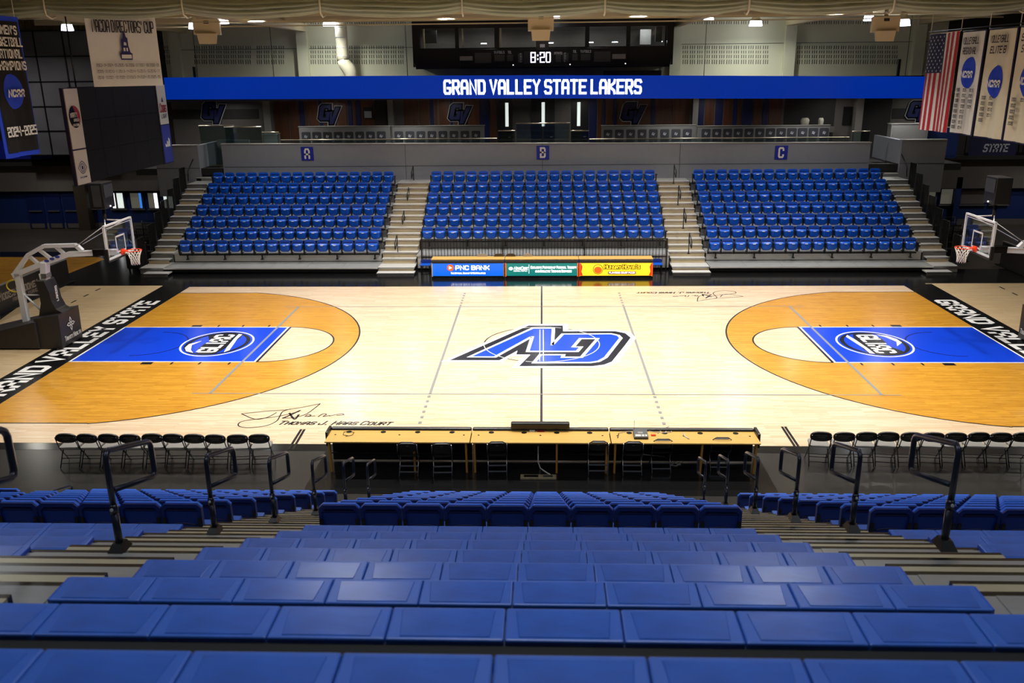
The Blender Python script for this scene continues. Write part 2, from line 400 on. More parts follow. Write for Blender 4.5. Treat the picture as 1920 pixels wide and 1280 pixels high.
    # side courts seen beyond the boards
fpoly('side_court_wood', 'amber', .0045, [at(u, v, 2, 0)[:2] for u, v in ((0, 482), (186, 482), (196, 486), (105, 522), (0, 545))])
fpoly('side_court_border', 'apron_black', .0042, [at(u, v, 2, 0)[:2] for u, v in ((0, 472), (215, 472), (260, 490), (300, 510), (262, 535), (90, 535), (0, 600))])
for s in (-1, 1):
    bx = 14.325*s; X = V((s, 0, 0))
    # stained area inside the three point line
    cx = 12.725*s; arc = []
    th = math.asin(6.60/6.75)
    for k in range(61):
        t = -th+2*th*k/60; arc.append((cx-s*6.75*math.cos(t), 6.75*math.sin(t)))
    fpoly('stained_area', 'amber', .0065, [(bx, -6.60)]+arc+[(bx, 6.60)])
    ln = MB(); r = 6.75
    for k in range(60):
        a, b = V(arc[k]+(.0078,)), V(arc[k+1]+(.0078,)); n_ = V((a.x-cx, a.y, 0)).normalized()*.05
        ln.quad(a, b, b+V((b.x-cx, b.y, 0)).normalized()*.05, a+n_)
    for y in (-6.60, 6.60): ln.quad(*flat(.0078, rect(*sorted((bx, arc[0][0])), y-.025, y+.025)))
    ln.build('three_point_line', 'line_black', floor)
    half = [(8.53*s-s*1.83*math.sin(t), 1.83*math.cos(t)) for t in [math.pi*k/32 for k in range(33)]]
    fpoly('free_throw_semicircle', 'maple', .0085, half)
    m = MB(); ring(m, (8.53*s, 0, .0098), (-s, 0, 0), YY, 1.83, .05, 40, -math.pi/2, math.pi/2); m.build('free_throw_arc', 'line_black', floor)
    fpoly('lane', 'lane_blue', .0092, rect(*sorted((bx, 8.53*s)), -1.83, 1.83))
    m = MB()
    for y in (-1.83, 1.83): m.quad(*flat(.0104, rect(*sorted((bx, 8.53*s)), y-.03, y+.03)))
    m.quad(*flat(.0104, rect(*sorted((bx, bx-s*.06)), -1.83, 1.83))); m.quad(*flat(.0104, rect(*sorted((8.6*s, 8.66*s)), -1.83, 1.83)))
    m.build('lane_line', 'line_white', floor)
    MB().quad(*flat(.0108, rect(*sorted((8.52*s, 8.59*s)), -1.86, 1.86))).build('free_throw_line', 'line_black', floor)
    m = MB()
    for y in (-1.9, 1.9):
        sg = 1 if y > 0 else -1
        for dx, w_ in ((2.3, .34), (3.2, .06), (4.05, .06), (4.95, .06)):
            m.quad(*flat(.0102, rect(*sorted((bx-s*dx, bx-s*(dx+w_))), *sorted((y-sg*.02, y+sg*.18)))))
    m.build('lane_space_mark', 'line_black', floor)
    m = MB(); ring(m, (cx, 0, .0106), (-s, 0, 0), YY, 1.25, .05, 32, -math.pi/2, math.pi/2)
    m.build('restricted_arc', 'dark_line' if s < 0 else 'dark_line', floor)
    # conference roundel in the lane
    RD = V((0, 1, 0)) if s < 0 else V((0, -1, 0)); UD = V((-1, 0, 0)) if s < 0 else V((1, 0, 0))
    c0 = V((10.42*s, 0, 0)); k = .97
    def LG(z, a, b): return c0+RD*a*k+UD*b*k+ZZ*z
    logo = MB().poly(ell(c0+ZZ*.0112, RD, UD, 1.33, 1.13, 48)).build('roundel', 'line_white', floor)
    MB().poly(ell(c0+ZZ*.0118, RD, UD, 1.27, 1.07, 48)).build('roundel_field', 'lane_blue', logo)
    MB().poly(ell(c0+ZZ*.0124, RD, UD, 1.2, 1.0, 48), [ell(c0+ZZ*.0124, RD, UD, 1.1, .87, 48)]).build('roundel_ring', 'line_black', logo)
    MB().poly([LG(.0126, *p) for p in ((-1.13, .28), (-.6, .42), (-.1, .42), (.2, .3), (.5, .48), (.85, .62), (1.12, .35), (1.16, -.1), (1.02, -.52), (.6, -.56), (-.1, -.5), (-.75, -.42), (-1.15, -.3))]).build('roundel_wave', 'line_black', logo)
    m = MB(); text(m, 'GLIAC', LG(.0138, -1.0, -.28), RD, UD, .64, .26, .22, .2, width=1.95); m.build('roundel_lettering', 'line_white', logo)
    MB().poly([LG(.0138, *p) for p in ((-1.02, .42), (-.7, .62), (-.2, .78), (.28, .62), (-.1, .92), (-.5, .9), (-.85, .72))]).poly([LG(.0138, *p) for p in ((1.0, -.5), (.5, -.5), (-.1, -.58), (-.75, -.66), (-.95, -.55), (-.4, -.46), (.5, -.38), (1.05, -.36))]).build('roundel_swoosh', 'line_white', logo)
    # lettering on the baseline band
    m = MB()
    if s < 0: text(m, 'GRAND VALLEY STATE', (-14.57, -5.42, .008), YY, -XX, .78, .42, .27, .22, width=10.85)
    else: text(m, 'GRAND VALLEY STATE', (14.5, 5.42, .008), -YY, XX, .78, .42, .27, .22, width=10.85)
    m.build('baseline_lettering', 'line_white', floor)
    # volleyball court lines
m = MB()
for x in (-9, 9): m.quad(*flat(.0114, rect(x-.04, x+.04, -4.5, 4.5)))
for x in (-3, 3): m.quad(*flat(.0114, rect(x-.035, x+.035, -4.5, 4.5)))
for y in (-4.5, 4.5): m.quad(*flat(.0114, rect(-9.5, 9.5, y-.02, y+.02)))
m.build('volleyball_line', 'line_grey', floor)
m = MB()
for x in (-3, 3):
    for sg in (-1, 1):
        for k in range(6): y = sg*(4.5+.18+.36*k); m.quad(*flat(.0114, rect(x-.04, x+.04, y-.07, y+.07)))
m.build('volleyball_dash', 'line_grey', floor)
MB().quad(*flat(.0082, rect(-.03, .03, -7.6, 7.62))).build('centre_line', 'line_black', floor)
m = MB(); ring(m, (0, 0, .0082), XX, YY, 1.83, .04, 72); m.build('centre_circle', 'line_black', floor)
def zp(u, v, z): p = at(u, v, 2, 0); return V((p.x, p.y, z))
# coaching box marks and dashes on the outer boards
m = MB()
for pts in ([(565, 805), (541, 843)], [(571, 805), (549, 843)], [(1466, 800), (1492, 840)], [(1472, 800), (1499, 840)]):
    a, b = zp(*pts[0], .0083), zp(*pts[1], .0083); m.quad(a-XX*.03, a+XX*.03, b+XX*.03, b-XX*.03)
m.build('coaching_box_mark', 'line_black', floor)
m = MB()
for k in range(7):
    m.quad(*flat(.006, rect(-17.95, -17.88, 7.0-k*.95, 7.4-k*.95))); m.quad(*flat(.006, rect(17.9, 17.97, 7.0-k*.95, 7.4-k*.95)))
m.build('practice_dash', 'line_black', floor)
# centre court monogram, traced onto the boards
def LP_(L_, z): return [zp(820+a/4.8, 590+b/4.8, z) for a, b in L_]
LB = [(110, 412), (820, 100), (1130, 100), (1132, 152), (1600, 150), (1690, 168), (1740, 208), (1690, 275), (1570, 425), (1500, 452), (1400, 465), (735, 465), (838, 362), (710, 360), (722, 325), (560, 412)]
LBl = [(310, 378), (865, 127), (1030, 127), (1020, 277), (1047, 277), (1140, 180), (1560, 178), (1615, 190), (1637, 212), (1500, 385), (1440, 418), (1370, 428), (888, 430), (940, 368), (1118, 368), (1108, 390), (1310, 390), (1462, 213), (1275, 213), (1203, 296), (1275, 297), (1247, 328), (830, 328), (872, 197), (838, 197), (510, 378)]
lg = None
def outline(L_, z, wd):
    P = LP_(L_, z); return MB().stroke([(p.x, p.y) for p in P], wd, V((0, 0, z)), XX, YY, True)
lg = outline(LB, .0120, .34).build('monogram', 'line_white', floor)
MB().poly(LP_(LB, .0128)).build('monogram_shadow', 'line_black', lg)
outline(LBl, .0134, .22).build('monogram_outline', 'line_white', lg)
MB().poly(LP_(LBl, .0142)).build('monogram_face', 'lane_blue', lg)
def inside(x, y, P):
    c = False; n = len(P)
    for i in range(n):
        a, b = P[i], P[i-1]
        if (a.y > y) != (b.y > y) and x < (b.x-a.x)*(y-a.y)/(b.y-a.y)+a.x: c = not c
    return c
PB = LP_(LB, 0); m = MB()
for k in range(120):
    t0, t1 = 2*math.pi*k/120, 2*math.pi*(k+1)/120
    if inside(1.83*math.cos(t0), 1.83*math.sin(t0), PB): ring(m, (0, 0, .0150), XX, YY, 1.83, .025, 1, t0, t1)
for x in (-.055, .055): m.quad(*flat(.0150, rect(x-.012, x+.012, -1.75, 1.52)))
m.build('monogram_hairline', 'line_white', lg)
# signature and court name
def smooth(P, k=6):
    P = [V((p.x, p.y)) for p in P]; Q = [P[0]]+P+[P[-1]]; o_ = []
    for i in range(1, len(Q)-2):
        for j in range(k):
            t = j/k; a, b, c, d = Q[i-1:i+3]; o_.append(.5*((2*b)+(c-a)*t+(2*a-5*b+4*c-d)*t*t+(3*b-a-3*c+d)*t**3))
    return o_+[P[-1]]
def sig(rot, name):
    S = [[(453, 776), (500, 771), (530, 769), (560, 765), (600, 757)], [(453, 776), (478, 786), (500, 783), (518, 774)],
         [(544, 767), (530, 772), (524, 782), (518, 790), (500, 798), (470, 802), (450, 800), (447, 795), (455, 790), (480, 786), (520, 781), (560, 772)],
         [(531, 784), (545, 778), (562, 770)], [(531, 784), (550, 783), (575, 776), (600, 757.5)], [(543, 775), (552, 786), (560, 778)], [(572, 781), (578, 777), (583, 779), (575, 781), (590, 780)],
         [(597, 781), (606, 776), (612, 777), (606, 781), (618, 779)], [(618, 780), (640, 776), (644, 778), (632, 779)]]
    m = MB()
    for st in S:
        P = smooth([zp(u, v, 0) for u, v in st]); m.stroke([(p.x*rot, p.y*rot) for p in P], .055 if len(st) in (3, 6, 9) else .03, V((0, 0, .0083)), XX, YY)
    m.build('signature', 'line_black', floor)
    m = MB(); a, b = zp(518, 796.5, 0), zp(731, 796, 0)
    text(m, 'Thomas J. Haas Court', V((a.x*rot, a.y*rot, .0083)), XX*rot, YY*rot, .25, .2, .2, .3, .35, .82, width=(b-a).length); m.build('court_name', 'line_black', floor)
sig(1, 'near'); sig(-1, 'far')

# ------------------------------------------------------------------ shell
FWY = 22.5
struct(MB().box(-34, 34, -30, 24, 11.6, 11.8), 'ceiling', 'ceiling_cream')
struct(MB().box(-34.3, -34, -30, 24, 0, 11.6), 'wall_left', 'conc_dark')
struct(MB().box(34, 34.3, -30, 24, 0, 11.6), 'wall_right', 'conc_dark')
struct(MB().box(-34.3, 34.3, -30.3, -30, 0, 11.8), 'wall_near', 'conc_grey')
wf = struct(MB().box(-20.4, 21.2, FWY, FWY+.3, 6.9, 11.6), 'wall_far', 'cream')
# panel joints, pilasters and sound slots of the upper wall
m = MB()
for z in (9.5, ): m.box(-20.4, 21.2, FWY-.015, FWY, z-.012, z+.012)
for u in (366, 510, 573, 762, 1322, 1480, 1702): p = at(u, 100, 1, FWY); m.box(p.x-.012, p.x+.012, FWY-.015, FWY, 6.9, 11.5)
m.build('wall_joint', 'slot_dark', wf)
for u in (332, 570, 1265, 1478, 1718):
    p = at(u, 100, 1, FWY); MB().box(p.x-.28, p.x+.28, FWY-.35, FWY, 6.9, 11.5).build('pilaster', 'cream', wf)
m = MB()
for a, b in ((365, 476), (482, 548), (583, 770), (1281, 1458), (1496, 1690)):
    n = int((b-a)/13.7)
    for k in range(n):
        for (v0, v1) in ((85, 93), (94, 101), (102, 110), (111, 121), (38, 46)):
            for j in range(3):
                u = a+k*13.7+j*4; p0 = at(u, v0, 1, FWY); p1 = at(u, v1, 1, FWY); m.box(p0.x-.017, p0.x+.017, FWY-.012, FWY, p1.z+.02, p0.z-.02)
for a, b in ((296, 317), ):
    for k in range(2):
        for (v0, v1) in ((85, 93), (94, 101), (102, 110), (111, 121)):
            for j in range(3): u = a+k*13+j*4; p0 = at(u, v0, 1, FWY); p1 = at(u, v1, 1, FWY); m.box(p0.x-.015, p0.x+.015, FWY-.012, FWY, p1.z+.02, p0.z-.02)
m.build('sound_slot', 'slot_dark', wf, kind='stuff')
# ceiling beams that run out from the pilasters and pipes along the ceiling
for i, (u, v) in enumerate(((345, 78), (567, 58), (1268, 56), (1478, 57), (1728, 58))):
    p = at(u, v, 1, FWY-.4); MB().box(p.x-.16, p.x+.16, 5, FWY-.35, 10.35, 10.75).build('ceiling_beam', 'beam_cream')['kind'] = 'structure'
for z, y in ((10.25, 14.5), (10.33, 12.2), (10.5, 16.5)):
    o = MB().box(-20, 20, y-.03, y+.03, z, z+.05).build('ceiling_pipe', 'beam_cream'); o['kind'] = 'structure'
for y in (9.5, 13.5, 18.5):
    MB().box(-25, 25, y-.12, y+.12, 10.62, 10.9).build('ceiling_beam', 'beam_cream')['kind'] = 'structure'
struct(MB().box(-25, 25, 4, FWY, 10.9, 11.0), 'ceiling_panel', 'ceiling_cream')

# ------------------------------------------------------------------ concourse
CZ = 3.72
struct(MB().box(-20.5, 20.5, 17.45, FWY+.3, 3.4, CZ), 'floor_concourse', 'conc_dark')
struct(MB().box(-20.4, 21.2, 17.6, FWY, 6.95, 7.05), 'ceiling_concourse', 'conc_dark')
cw = struct(MB().box(-20.4, 20.4, FWY, FWY+.25, CZ, 6.95), 'wall_concourse', 'conc_grey')
def cx_(u): return at(u, 215, 1, FWY).x
def cz_(v, u=960): return at(u, v, 1, FWY).z
def panel(u0, u1, m, name, d=.04, z0=CZ, z1=6.95): return MB().box(cx_(u0)+.015, cx_(u1)-.015, FWY-d, FWY, z0, z1).build(name, m, cw)
W_ = [(514, 541, 0), (542, 560, 0), (561, 571, 1), (571, 577, 0), (578, 597, 0), (598, 606, 1), (607, 631, 0), (633, 651, 0), (652, 661, 1), (662, 668, 0), (668, 677, 1), (677, 703, 0), (703, 727, 2),
      (757, 785, 0), (786, 805, 0), (806, 814, 1), (815, 821, 0), (823, 843, 0), (844, 850, 1), (851, 877, 0), (878, 900, 0), (900, 918, 1), (919, 931, 0),
      (1104, 1119, 1), (1120, 1129, 0), (1130, 1135, 1), (1136, 1149, 0), (1150, 1156, 1), (1157, 1187, 0), (1188, 1219, 0), (1220, 1228, 1), (1229, 1259, 0), (1260, 1293, 0),
      (1307, 1320, 1), (1321, 1339, 0), (1340, 1355, 1), (1356, 1372, 0), (1373, 1382, 1), (1383, 1390, 0), (1391, 1411, 1), (1412, 1428, 0), (1429, 1440, 1), (1441, 1466, 0)]
for a, b, k in W_: panel(a, b, ('wood_panel', 'stripe_navy', 'conc_dark')[k], ('wood_panel', 'blue_panel', 'dark_panel')[k])
for a, b in ((499, 512), (730, 740), (1296, 1306), (1599, 1612)):
    MB().box(cx_(a), cx_(b), FWY-.5, FWY, CZ, 6.95).build('column', 'column_grey', cw)
panel(300, 485, 'conc_dark', 'black_band', .03, cz_(223, 400), cz_(205, 400)); panel(1672, 1790, 'conc_dark', 'black_band', .03, cz_(222, 1700), cz_(203, 1700))
panel(1613, 1670, 'conc_dark', 'dark_panel', .06)
panel(1470, 1565, 'conc_dark', 'dark_panel', .05); panel(1580, 1597, 'screen_black', 'dark_panel', .08, cz_(234, 1590), cz_(200, 1590))
for i, (a, b, c, d) in enumerate(((933, 961, 947.5, 953.5), (996, 1040, 1015.5, 1021.5), (1071, 1103, 1082, 1088))):
    dr = struct(MB().box(cx_(a), cx_(b), FWY-.06, FWY, CZ, 6.85), 'door_%d' % (i+1), 'door_black')
    MB().box(cx_(c), cx_(d), FWY-.07, FWY-.06, cz_(237), cz_(192)).build('door_pane', 'window_lit', dr)
    MB().box(cx_(b)-.25, cx_(b)-.1, FWY-.12, FWY-.06, 4.75, 4.8).build('door_handle', 'brushed', dr)
    MB().box(cx_(a)+.1, cx_(a)+.6, FWY-.1, FWY-.06, 6.6, 6.7).build('door_closer', 'black_steel', dr)
# monogram signs on the wood panels
GV_G = [(0.22, 1), (.60, 1), (.58, .74), (.50, .74), (.51, .85), (.30, .85), (.2, .35), (.34, .35), (.37, .52), (.32, .52), (.34, .64), (.54, .64), (.48, .2), (.08, .2), (0, .3), (.12, .9)]
GV_V = [(.56, .66), (.66, .66), (.62, .3), (.84, .86), (1.02, .86), (.66, 0), (.5, 0)]
def gvsign(u, v, wpx, label, yw=FWY-.1, m='cloth_navy'):
    c = at(u, v, 1, yw); sc = wpx/FPX*(c-CAM).dot(FW); t = thing('wall_emblem', label, 'sign', (c.x, yw, c.z), 'monogram emblems on the concourse wall')
    def P(L_, y, k=1.0): return [V(((a-.5)*sc*k, y, (b-.52)*sc*.86*k)) for a, b in L_]
    for y, wd, mm, nm in ((.0, .20*sc, 'silver_print', 'pale_outline'), (-.01, .14*sc, 'line_black', 'black_outline')):
        b = MB()
        for L_ in (GV_G, GV_V): b.poly(P(L_, y)); b.stroke([((a-.5)*sc, (c_-.52)*sc*.86) for a, c_ in L_], wd, V((0, y, 0)), XX, ZZ, True)
        b.build(nm, mm, t)
    b = MB()
    for L_ in (GV_G, GV_V): b.prism(P(L_, -.015), (0, -.03, 0))
    b.build('monogram_face', m, t); return t
gvsign(400, 211, 42, 'blue and black monogram emblem on the grey wall by the video board', m='stripe_navy')
gvsign(617, 214, 40, 'dark monogram emblem on wood panels above section A', m='stripe_navy'); gvsign(862, 213, 40, 'dark monogram emblem on wood panels beside the middle doors, towards section A', m='stripe_navy')
gvsign(1187, 212, 42, 'dark monogram emblem on wood panels between the doors and section C', m='stripe_navy'); gvsign(1722, 208, 40, 'blue monogram emblem on the grey wall partly hidden by the flag', FWY-.1, 'stripe_navy')
t = at(690, 212, 1, FWY-.06); o = MB().box(t.x-.25, t.x+.25, t.y-.03, t.y+.03, t.z-.3, t.z+.3).build('picture', 'conc_dark'); tag(o, 'small dark framed picture on the wood panels', 'picture')
MB().box(t.x-.2, t.x+.2, t.y-.04, t.y-.03, t.z-.25, t.z+.1).build('print', 'silver_print', o)

# parapet wall in front of the concourse
PY = 17.3
pw = struct(MB().hexa([(-15.95, PY, 2.9), (15.97, PY, 2.9), (15.97, PY+.25, 2.9), (-15.95, PY+.25, 2.9), (-15.95, PY, 4.9), (15.97, PY, 4.74), (15.97, PY+.25, 4.74), (-15.95, PY+.25, 4.9)]), 'wall_parapet', 'wall_grey')
MB().hexa([(-15.98, PY-.03, 4.9), (16.0, PY-.03, 4.74), (16.0, PY+.28, 4.74), (-15.98, PY+.28, 4.9), (-15.98, PY-.03, 4.94), (16.0, PY-.03, 4.78), (16.0, PY+.28, 4.78), (-15.98, PY+.28, 4.94)]).build('coping', 'parapet_cap', pw)
MB().box(-15.9, 15.95, PY-.008, PY, 3.78, 3.8).build('wall_joint', 'wall_joint', pw)
m = MB()
for u in (760, 1017, 1275): x = at(u, 290, 1, PY).x; m.box(x-.01, x+.01, PY-.006, PY, 2.9, 4.86)
m.build('wall_joint', 'wall_joint', pw)
for ch, u, v in (('A', 576, 288), ('B', 1018, 286), ('C', 1465, 286)):
    c = at(u, v, 1, PY-.03); o = MB().box(c.x-.31, c.x+.31, PY-.03, PY-.005, c.z-.33, c.z+.33).build('section_sign', 'sign_blue')
    tag(o, 'square blue sign with a white letter %s on the grey parapet' % ch, 'sign', 'section letter signs')
    b = MB(); text(b, ch, (c.x-.17, PY-.034, c.z-.26), XX, ZZ, .52, .2, .24); b.build('letter', 'sign_white', o)
# side parapets beyond the outer stairs
for s in (-1, 1):
    x0, x1 = (-19.35, -17.15) if s < 0 else (17.45, 19.6)
    sp = struct(MB().box(x0, x1, PY, PY+.25, 2.35, 4.85), 'wall_parapet_side', 'wall_grey')
    MB().box(x0, x1, PY-.03, PY+.28, 4.85, 4.89).build('coping', 'parapet_cap', sp)
    MB().box(x0, x1, PY-.01, PY, 3.74, 3.76).build('wall_joint', 'wall_joint', sp)
    xa = -17.15 if s < 0 else 17.45
    sp2 = struct(MB().box(min(xa, xa+s*.2), max(xa, xa+s*.2), PY+.25, 21.0, 3.4, 4.85), 'wall_parapet_return', 'wall_grey')
    if s < 0: struct(MB().box(-17.0, -15.3, 19.6, 19.8, CZ, 4.95), 'wall_landing', 'suite_panel')
# glass booth, rails, suite seating
def rail(u0, u1, v, y, label, glassz=None):
    a, b = at(u0, v, 1, y), at(u1, v, 1, y); t = thing('glass_rail', label, 'railing', ((a.x+b.x)/2, y, CZ)); h = (a.z+b.z)/2-CZ; L2 = (b.x-a.x)/2
    MB().tube([(-L2, 0, h), (L2, 0, h)], .03, 8).build('handrail', 'brushed', t)
    n = max(1, round(L2*2/1.6))
    for k in range(n): MB().box(-L2+2*L2*k/n+.03, -L2+2*L2*(k+1)/n-.03, -.006, .006, .06, h-.04).build('glass_panel', 'booth_glass', t)
    MB().box(-L2, L2, -.05, .05, 0, .06).build('base_rail', 'brushed', t); return t
rail(526, 932, 261, 18.2, 'long glass balustrade behind the parapet above sections A and B')
rail(1105, 1592, 259, 18.2, 'long glass balustrade behind the parapet above sections B and C')
rail(967, 1069, 231, 18.6, 'tall glass booth front before the middle doors'); rail(934, 966, 245, 18.5, 'short glass rail beside the booth, section A side'); rail(1070, 1104, 245, 18.5, 'short glass rail beside the booth, section C side')
rail(372, 438, 235.5, 18.6, 'short glass rail behind the landing, video board side'); rail(420, 490, 238, 18.4, 'glass rail above the end of section A'); rail(491, 523, 248, 18.6, 'small glass rail by the grey column near section A')
rail(1598, 1632, 246, 18.9, 'short glass rail at the end of the parapet above section C')
def suite(u0, u1, v, us, label, nm):
    a, b = at(u0, v, 1, 20.4), at(u1, v, 1, 20.4)
    o = MB().box(a.x, b.x, 20.4, 20.55, CZ, a.z).build('suite_screen', 'suite_panel'); tag(o, label, 'partition')
    MB().box(a.x-.03, b.x+.03, 20.36, 20.6, a.z, a.z+.03).build('cap', 'parapet_cap', o)
    return a.z
suite(560, 731, 238, None, 'grey half wall behind the suite seats above section A', ''); suite(735, 908, 237, None, 'grey half wall behind the suite seats between section A and the doors', '')
suite(1128, 1304, 236, None, 'grey half wall behind the suite seats between the doors and section C', ''); suite(1308, 1556, 237, None, 'grey half wall behind the suite seats above section C', '')
sc0 = None; i = 0
for gname, us in (('above section A', [573+20.2*k for k in range(8)]), ('beside the doors towards section A', [747.5+20.7*k for k in range(8)]),
                  ('beside the doors towards section C', [1140+21.3*k for k in range(8)]), ('above section C', [1324+20.15*k for k in range(12)])):
    for k, u in enumerate(us):
        p = at(u, 248, 1, 19.6); lb = 'grey suite chair %s, %s along the row' % (gname, ORD[k])
        if sc0 is None:
            t = sc0 = thing('suite_chair', lb, 'chair', (p.x, 19.6, CZ), 'suite chairs in front of the grey half walls')
            MB().prism([V((x, .0, z+1.22)) for x, z in rrect(.46, .76, .07, 3, .12)], (0, .09, 0)).build('backrest', 'suite_chair', t)
            MB().box(-.24, .24, -.42, 0, .78, .88).build('seat', 'suite_chair', t, .02)
            MB().box(-.04, .04, -.25, -.17, 0, .78).build('pedestal', 'black_steel', t)
            b = MB(); b.poly([V(((a-.5)*.17, -.006, 1.36+(c-.5)*.15)) for a, c in GV_G]); b.poly([V(((a-.5)*.17, -.006, 1.36+(c-.5)*.15)) for a, c in GV_V]); b.build('monogram', 'silver_print', t)
        else: dup(sc0, (p.x, 19.6, CZ), lb)
# counters on the concourse
for (u0, u1, v0, y, mm, lb, cat) in ((493, 520, 252, 20.5, 'suite_panel', 'pale cabinet by the grey column above section A', 'cabinet'), (1672, 1742, 233, 19.6, 'suite_panel', 'pale grey counter behind the side parapet below the flag', 'counter'),
                                     (1742, 1800, 240, 20.2, 'wall_blue', 'blue cabinet behind the hanging banners', 'cabinet')):
    a, b = at(u0, v0, 1, y), at(u1, v0, 1, y); o = MB().box(a.x, b.x, y, y+.5, CZ, a.z).build('counter' if cat == 'counter' else 'cabinet', mm, None, .01); tag(o, lb, cat)
    MB().box(a.x-.03, b.x+.03, y-.03, y+.53, a.z, a.z+.03).build('worktop', 'parapet_cap', o)
    MB().box(a.x+.1, b.x-.1, y-.015, y, CZ+.1, a.z-.15).build('front_panel', mm, o)
for u, v, lb, s_ in ((1509, 229, 'cream vase on the kitchen shelf above section C', .24), (1539, 229, 'small white dispenser on the kitchen shelf above section C', .15)):
    p = at(u, v, 1, 21.9); o = MB().tube([(p.x, 21.9, p.z-.25), (p.x, 21.9, p.z-.1), (p.x, 21.9, p.z+.1), (p.x, 21.9, p.z+.22)], [s_*.4, s_*.9, s_, s_*.7], 10).build('vase' if s_ > .2 else 'dispenser', 'cloth_cream'); tag(o, lb, 'vase' if s_ > .2 else 'dispenser')
p = at(1520, 237, 1, 21.9); o = MB().box(p.x-1.2, p.x+1.2, 21.7, 22.3, p.z-.3, p.z-.02).build('kitchen_counter', 'conc_grey'); tag(o, 'dark kitchen counter below the vase on the concourse', 'counter'); MB().box(p.x-1.1, p.x+1.1, 21.8, 22.2, CZ, p.z-.3).build('cabinet_base', 'conc_dark', o)
# ------------------------------------------------------------------ LED ribbon
rb = thing('ribbon_display', 'long blue ribbon display reading the team name over the concourse', 'display', (0, 17.3, 7.4))
xs = [(-18.42, 7.08, 8.11), (-8.6, 7.03, 8.09), (0.05, 6.97, 8.04), (8.8, 6.88, 7.93), (18.24, 6.81, 7.8)]
for k in range(4):
    (xa, la, ha), (xb, lb_, hb) = xs[k], xs[k+1]
    MB().hexa([(xa, 0, la-7.4), (xb-.008, 0, lb_-7.4), (xb-.008, .25, lb_-7.4), (xa, .25, la-7.4), (xa, 0, ha-7.4), (xb-.008, 0, hb-7.4), (xb-.008, .25, hb-7.4), (xa, .25, ha-7.4)]).build('led_panel', 'led_blue', rb)
a, b = at(831, 177.5, 1, 17.28), at(1204, 176.5, 1, 17.28)
m = MB(); text(m, 'GRAND VALLEY STATE LAKERS', (a.x, -.012, a.z-7.4), b-a, ZZ, .70, .3, .25, .2, width=(b-a).length); m.build('lettering', 'led_white', rb)
MB().box(-18.4, 18.2, .25, .45, -.35, .45).build('housing', 'black_steel', rb)
for x in (-17, -8, 0, 8, 17): MB().box(x-.06, x+.06, .3, .42, .4, 1.2).build('hanger', 'black_steel', rb) if abs(x) > 8 else None
# ------------------------------------------------------------------ press box with scoreboard
BY = 19.5
pb = thing('press_box', 'black press box with a window band hung above the ribbon display', 'booth', (0, BY, 9.5))
def bx(u): return at(u, 70, 1, BY).x
def bz(v, u=960): return at(u, v, 1, BY).z-9.5
wins = [(786, 853), (860, 927), (936, 1097), (1105, 1174), (1182, 1251)]
z0, z1, zb, zt = bz(89), bz(52), bz(128), bz(37)
L_ = [bx(773), bx(1262)]
out = [(L_[0]+.35, zb), (L_[0]+.12, zb+.12), (L_[0]+.03, zb+.4), (L_[0], z0), (L_[1], z0), (L_[1]-.03, zb+.4), (L_[1]-.12, zb+.12), (L_[1]-.35, zb)]
MB().prism([V((a, 0, c)) for a, c in out], (0, .12, 0)).build('lower_front', 'black_steel', pb)
MB().box(L_[0], L_[1], 0, .12, z1, zt).build('upper_front', 'black_steel', pb)
ed = [L_[0]]+[bx(u) for ab in wins for u in ab]+[L_[1]]
for k in range(0, len(ed), 2): MB().box(ed[k], ed[k+1], 0, .12, z0, z1).build('mullion', 'black_steel', pb)
for a, b in wins: MB().box(bx(a), bx(b), .05, .06, z0, z1).build('window_pane', 'pane', pb)
MB().box(L_[0]+.1, L_[1]-.1, .12, 3, zb, zb+.1).build('box_floor', 'black_steel', pb)
MB().box(L_[0]+.1, L_[1]-.1, 2.3, 2.4, zb+.1, zt).build('inner_wall', 'conc_grey', pb)
MB().box(L_[0]+.1, L_[1]-.1, .12, 3, zt-.05, zt).build('box_roof', 'conc_grey', pb)
for x in L_: MB().box(x-.02, x+.05, .12, 3, zb+.1, zt).build('side_wall', 'black_steel', pb)
MB().box(L_[0]+.2, L_[1]-.2, .7, 1.2, z0-.35, z0+.02).build('desk', 'conc_grey', pb)
for u in (904, 1033, 1110, 1157, 1243): x = bx(u); MB().box(x-.14, x+.14, 1.2, 1.45, z0+.22, z0+.25).build('glow_strip', 'lamp', pb)  # small glowing strips inside the window band
MB().box(bx(793), bx(816), .5, .8, z0+.25, z1-.05).build('camera_rig', 'black_plastic', pb); MB().box(bx(1205), bx(1226), 1.2, 1.5, z0+.1, z1-.1).build('rack', 'suite_panel', pb); MB().box(bx(1232), bx(1244), .6, .9, z0+.2, z1).build('monitor', 'black_plastic', pb)
for u in (793, 866, 938): MB().box(bx(u)-.03, bx(u)+.05, .2, .25, z0, z1).build('frame_strip', 'beam_cream', pb)
for lx in (-5.2, -2.6, 0, 2.6, 5.2): area(lx, 20.1, 10.45, 34, .5, (1, .98, .96), 165)
sb = thing('scoreboard', 'black scoreboard showing 8:20 on the press box front', 'scoreboard', (0, BY-.22, 8.9))
def sx(u): return at(u, 105, 1, BY-.22).x
def sz(v): return at(1000, v, 1, BY-.22).z-8.9
MB().box(sx(862), sx(1176), 0, .2, sz(126), sz(91)).build('case', 'screen_black', sb, .02)
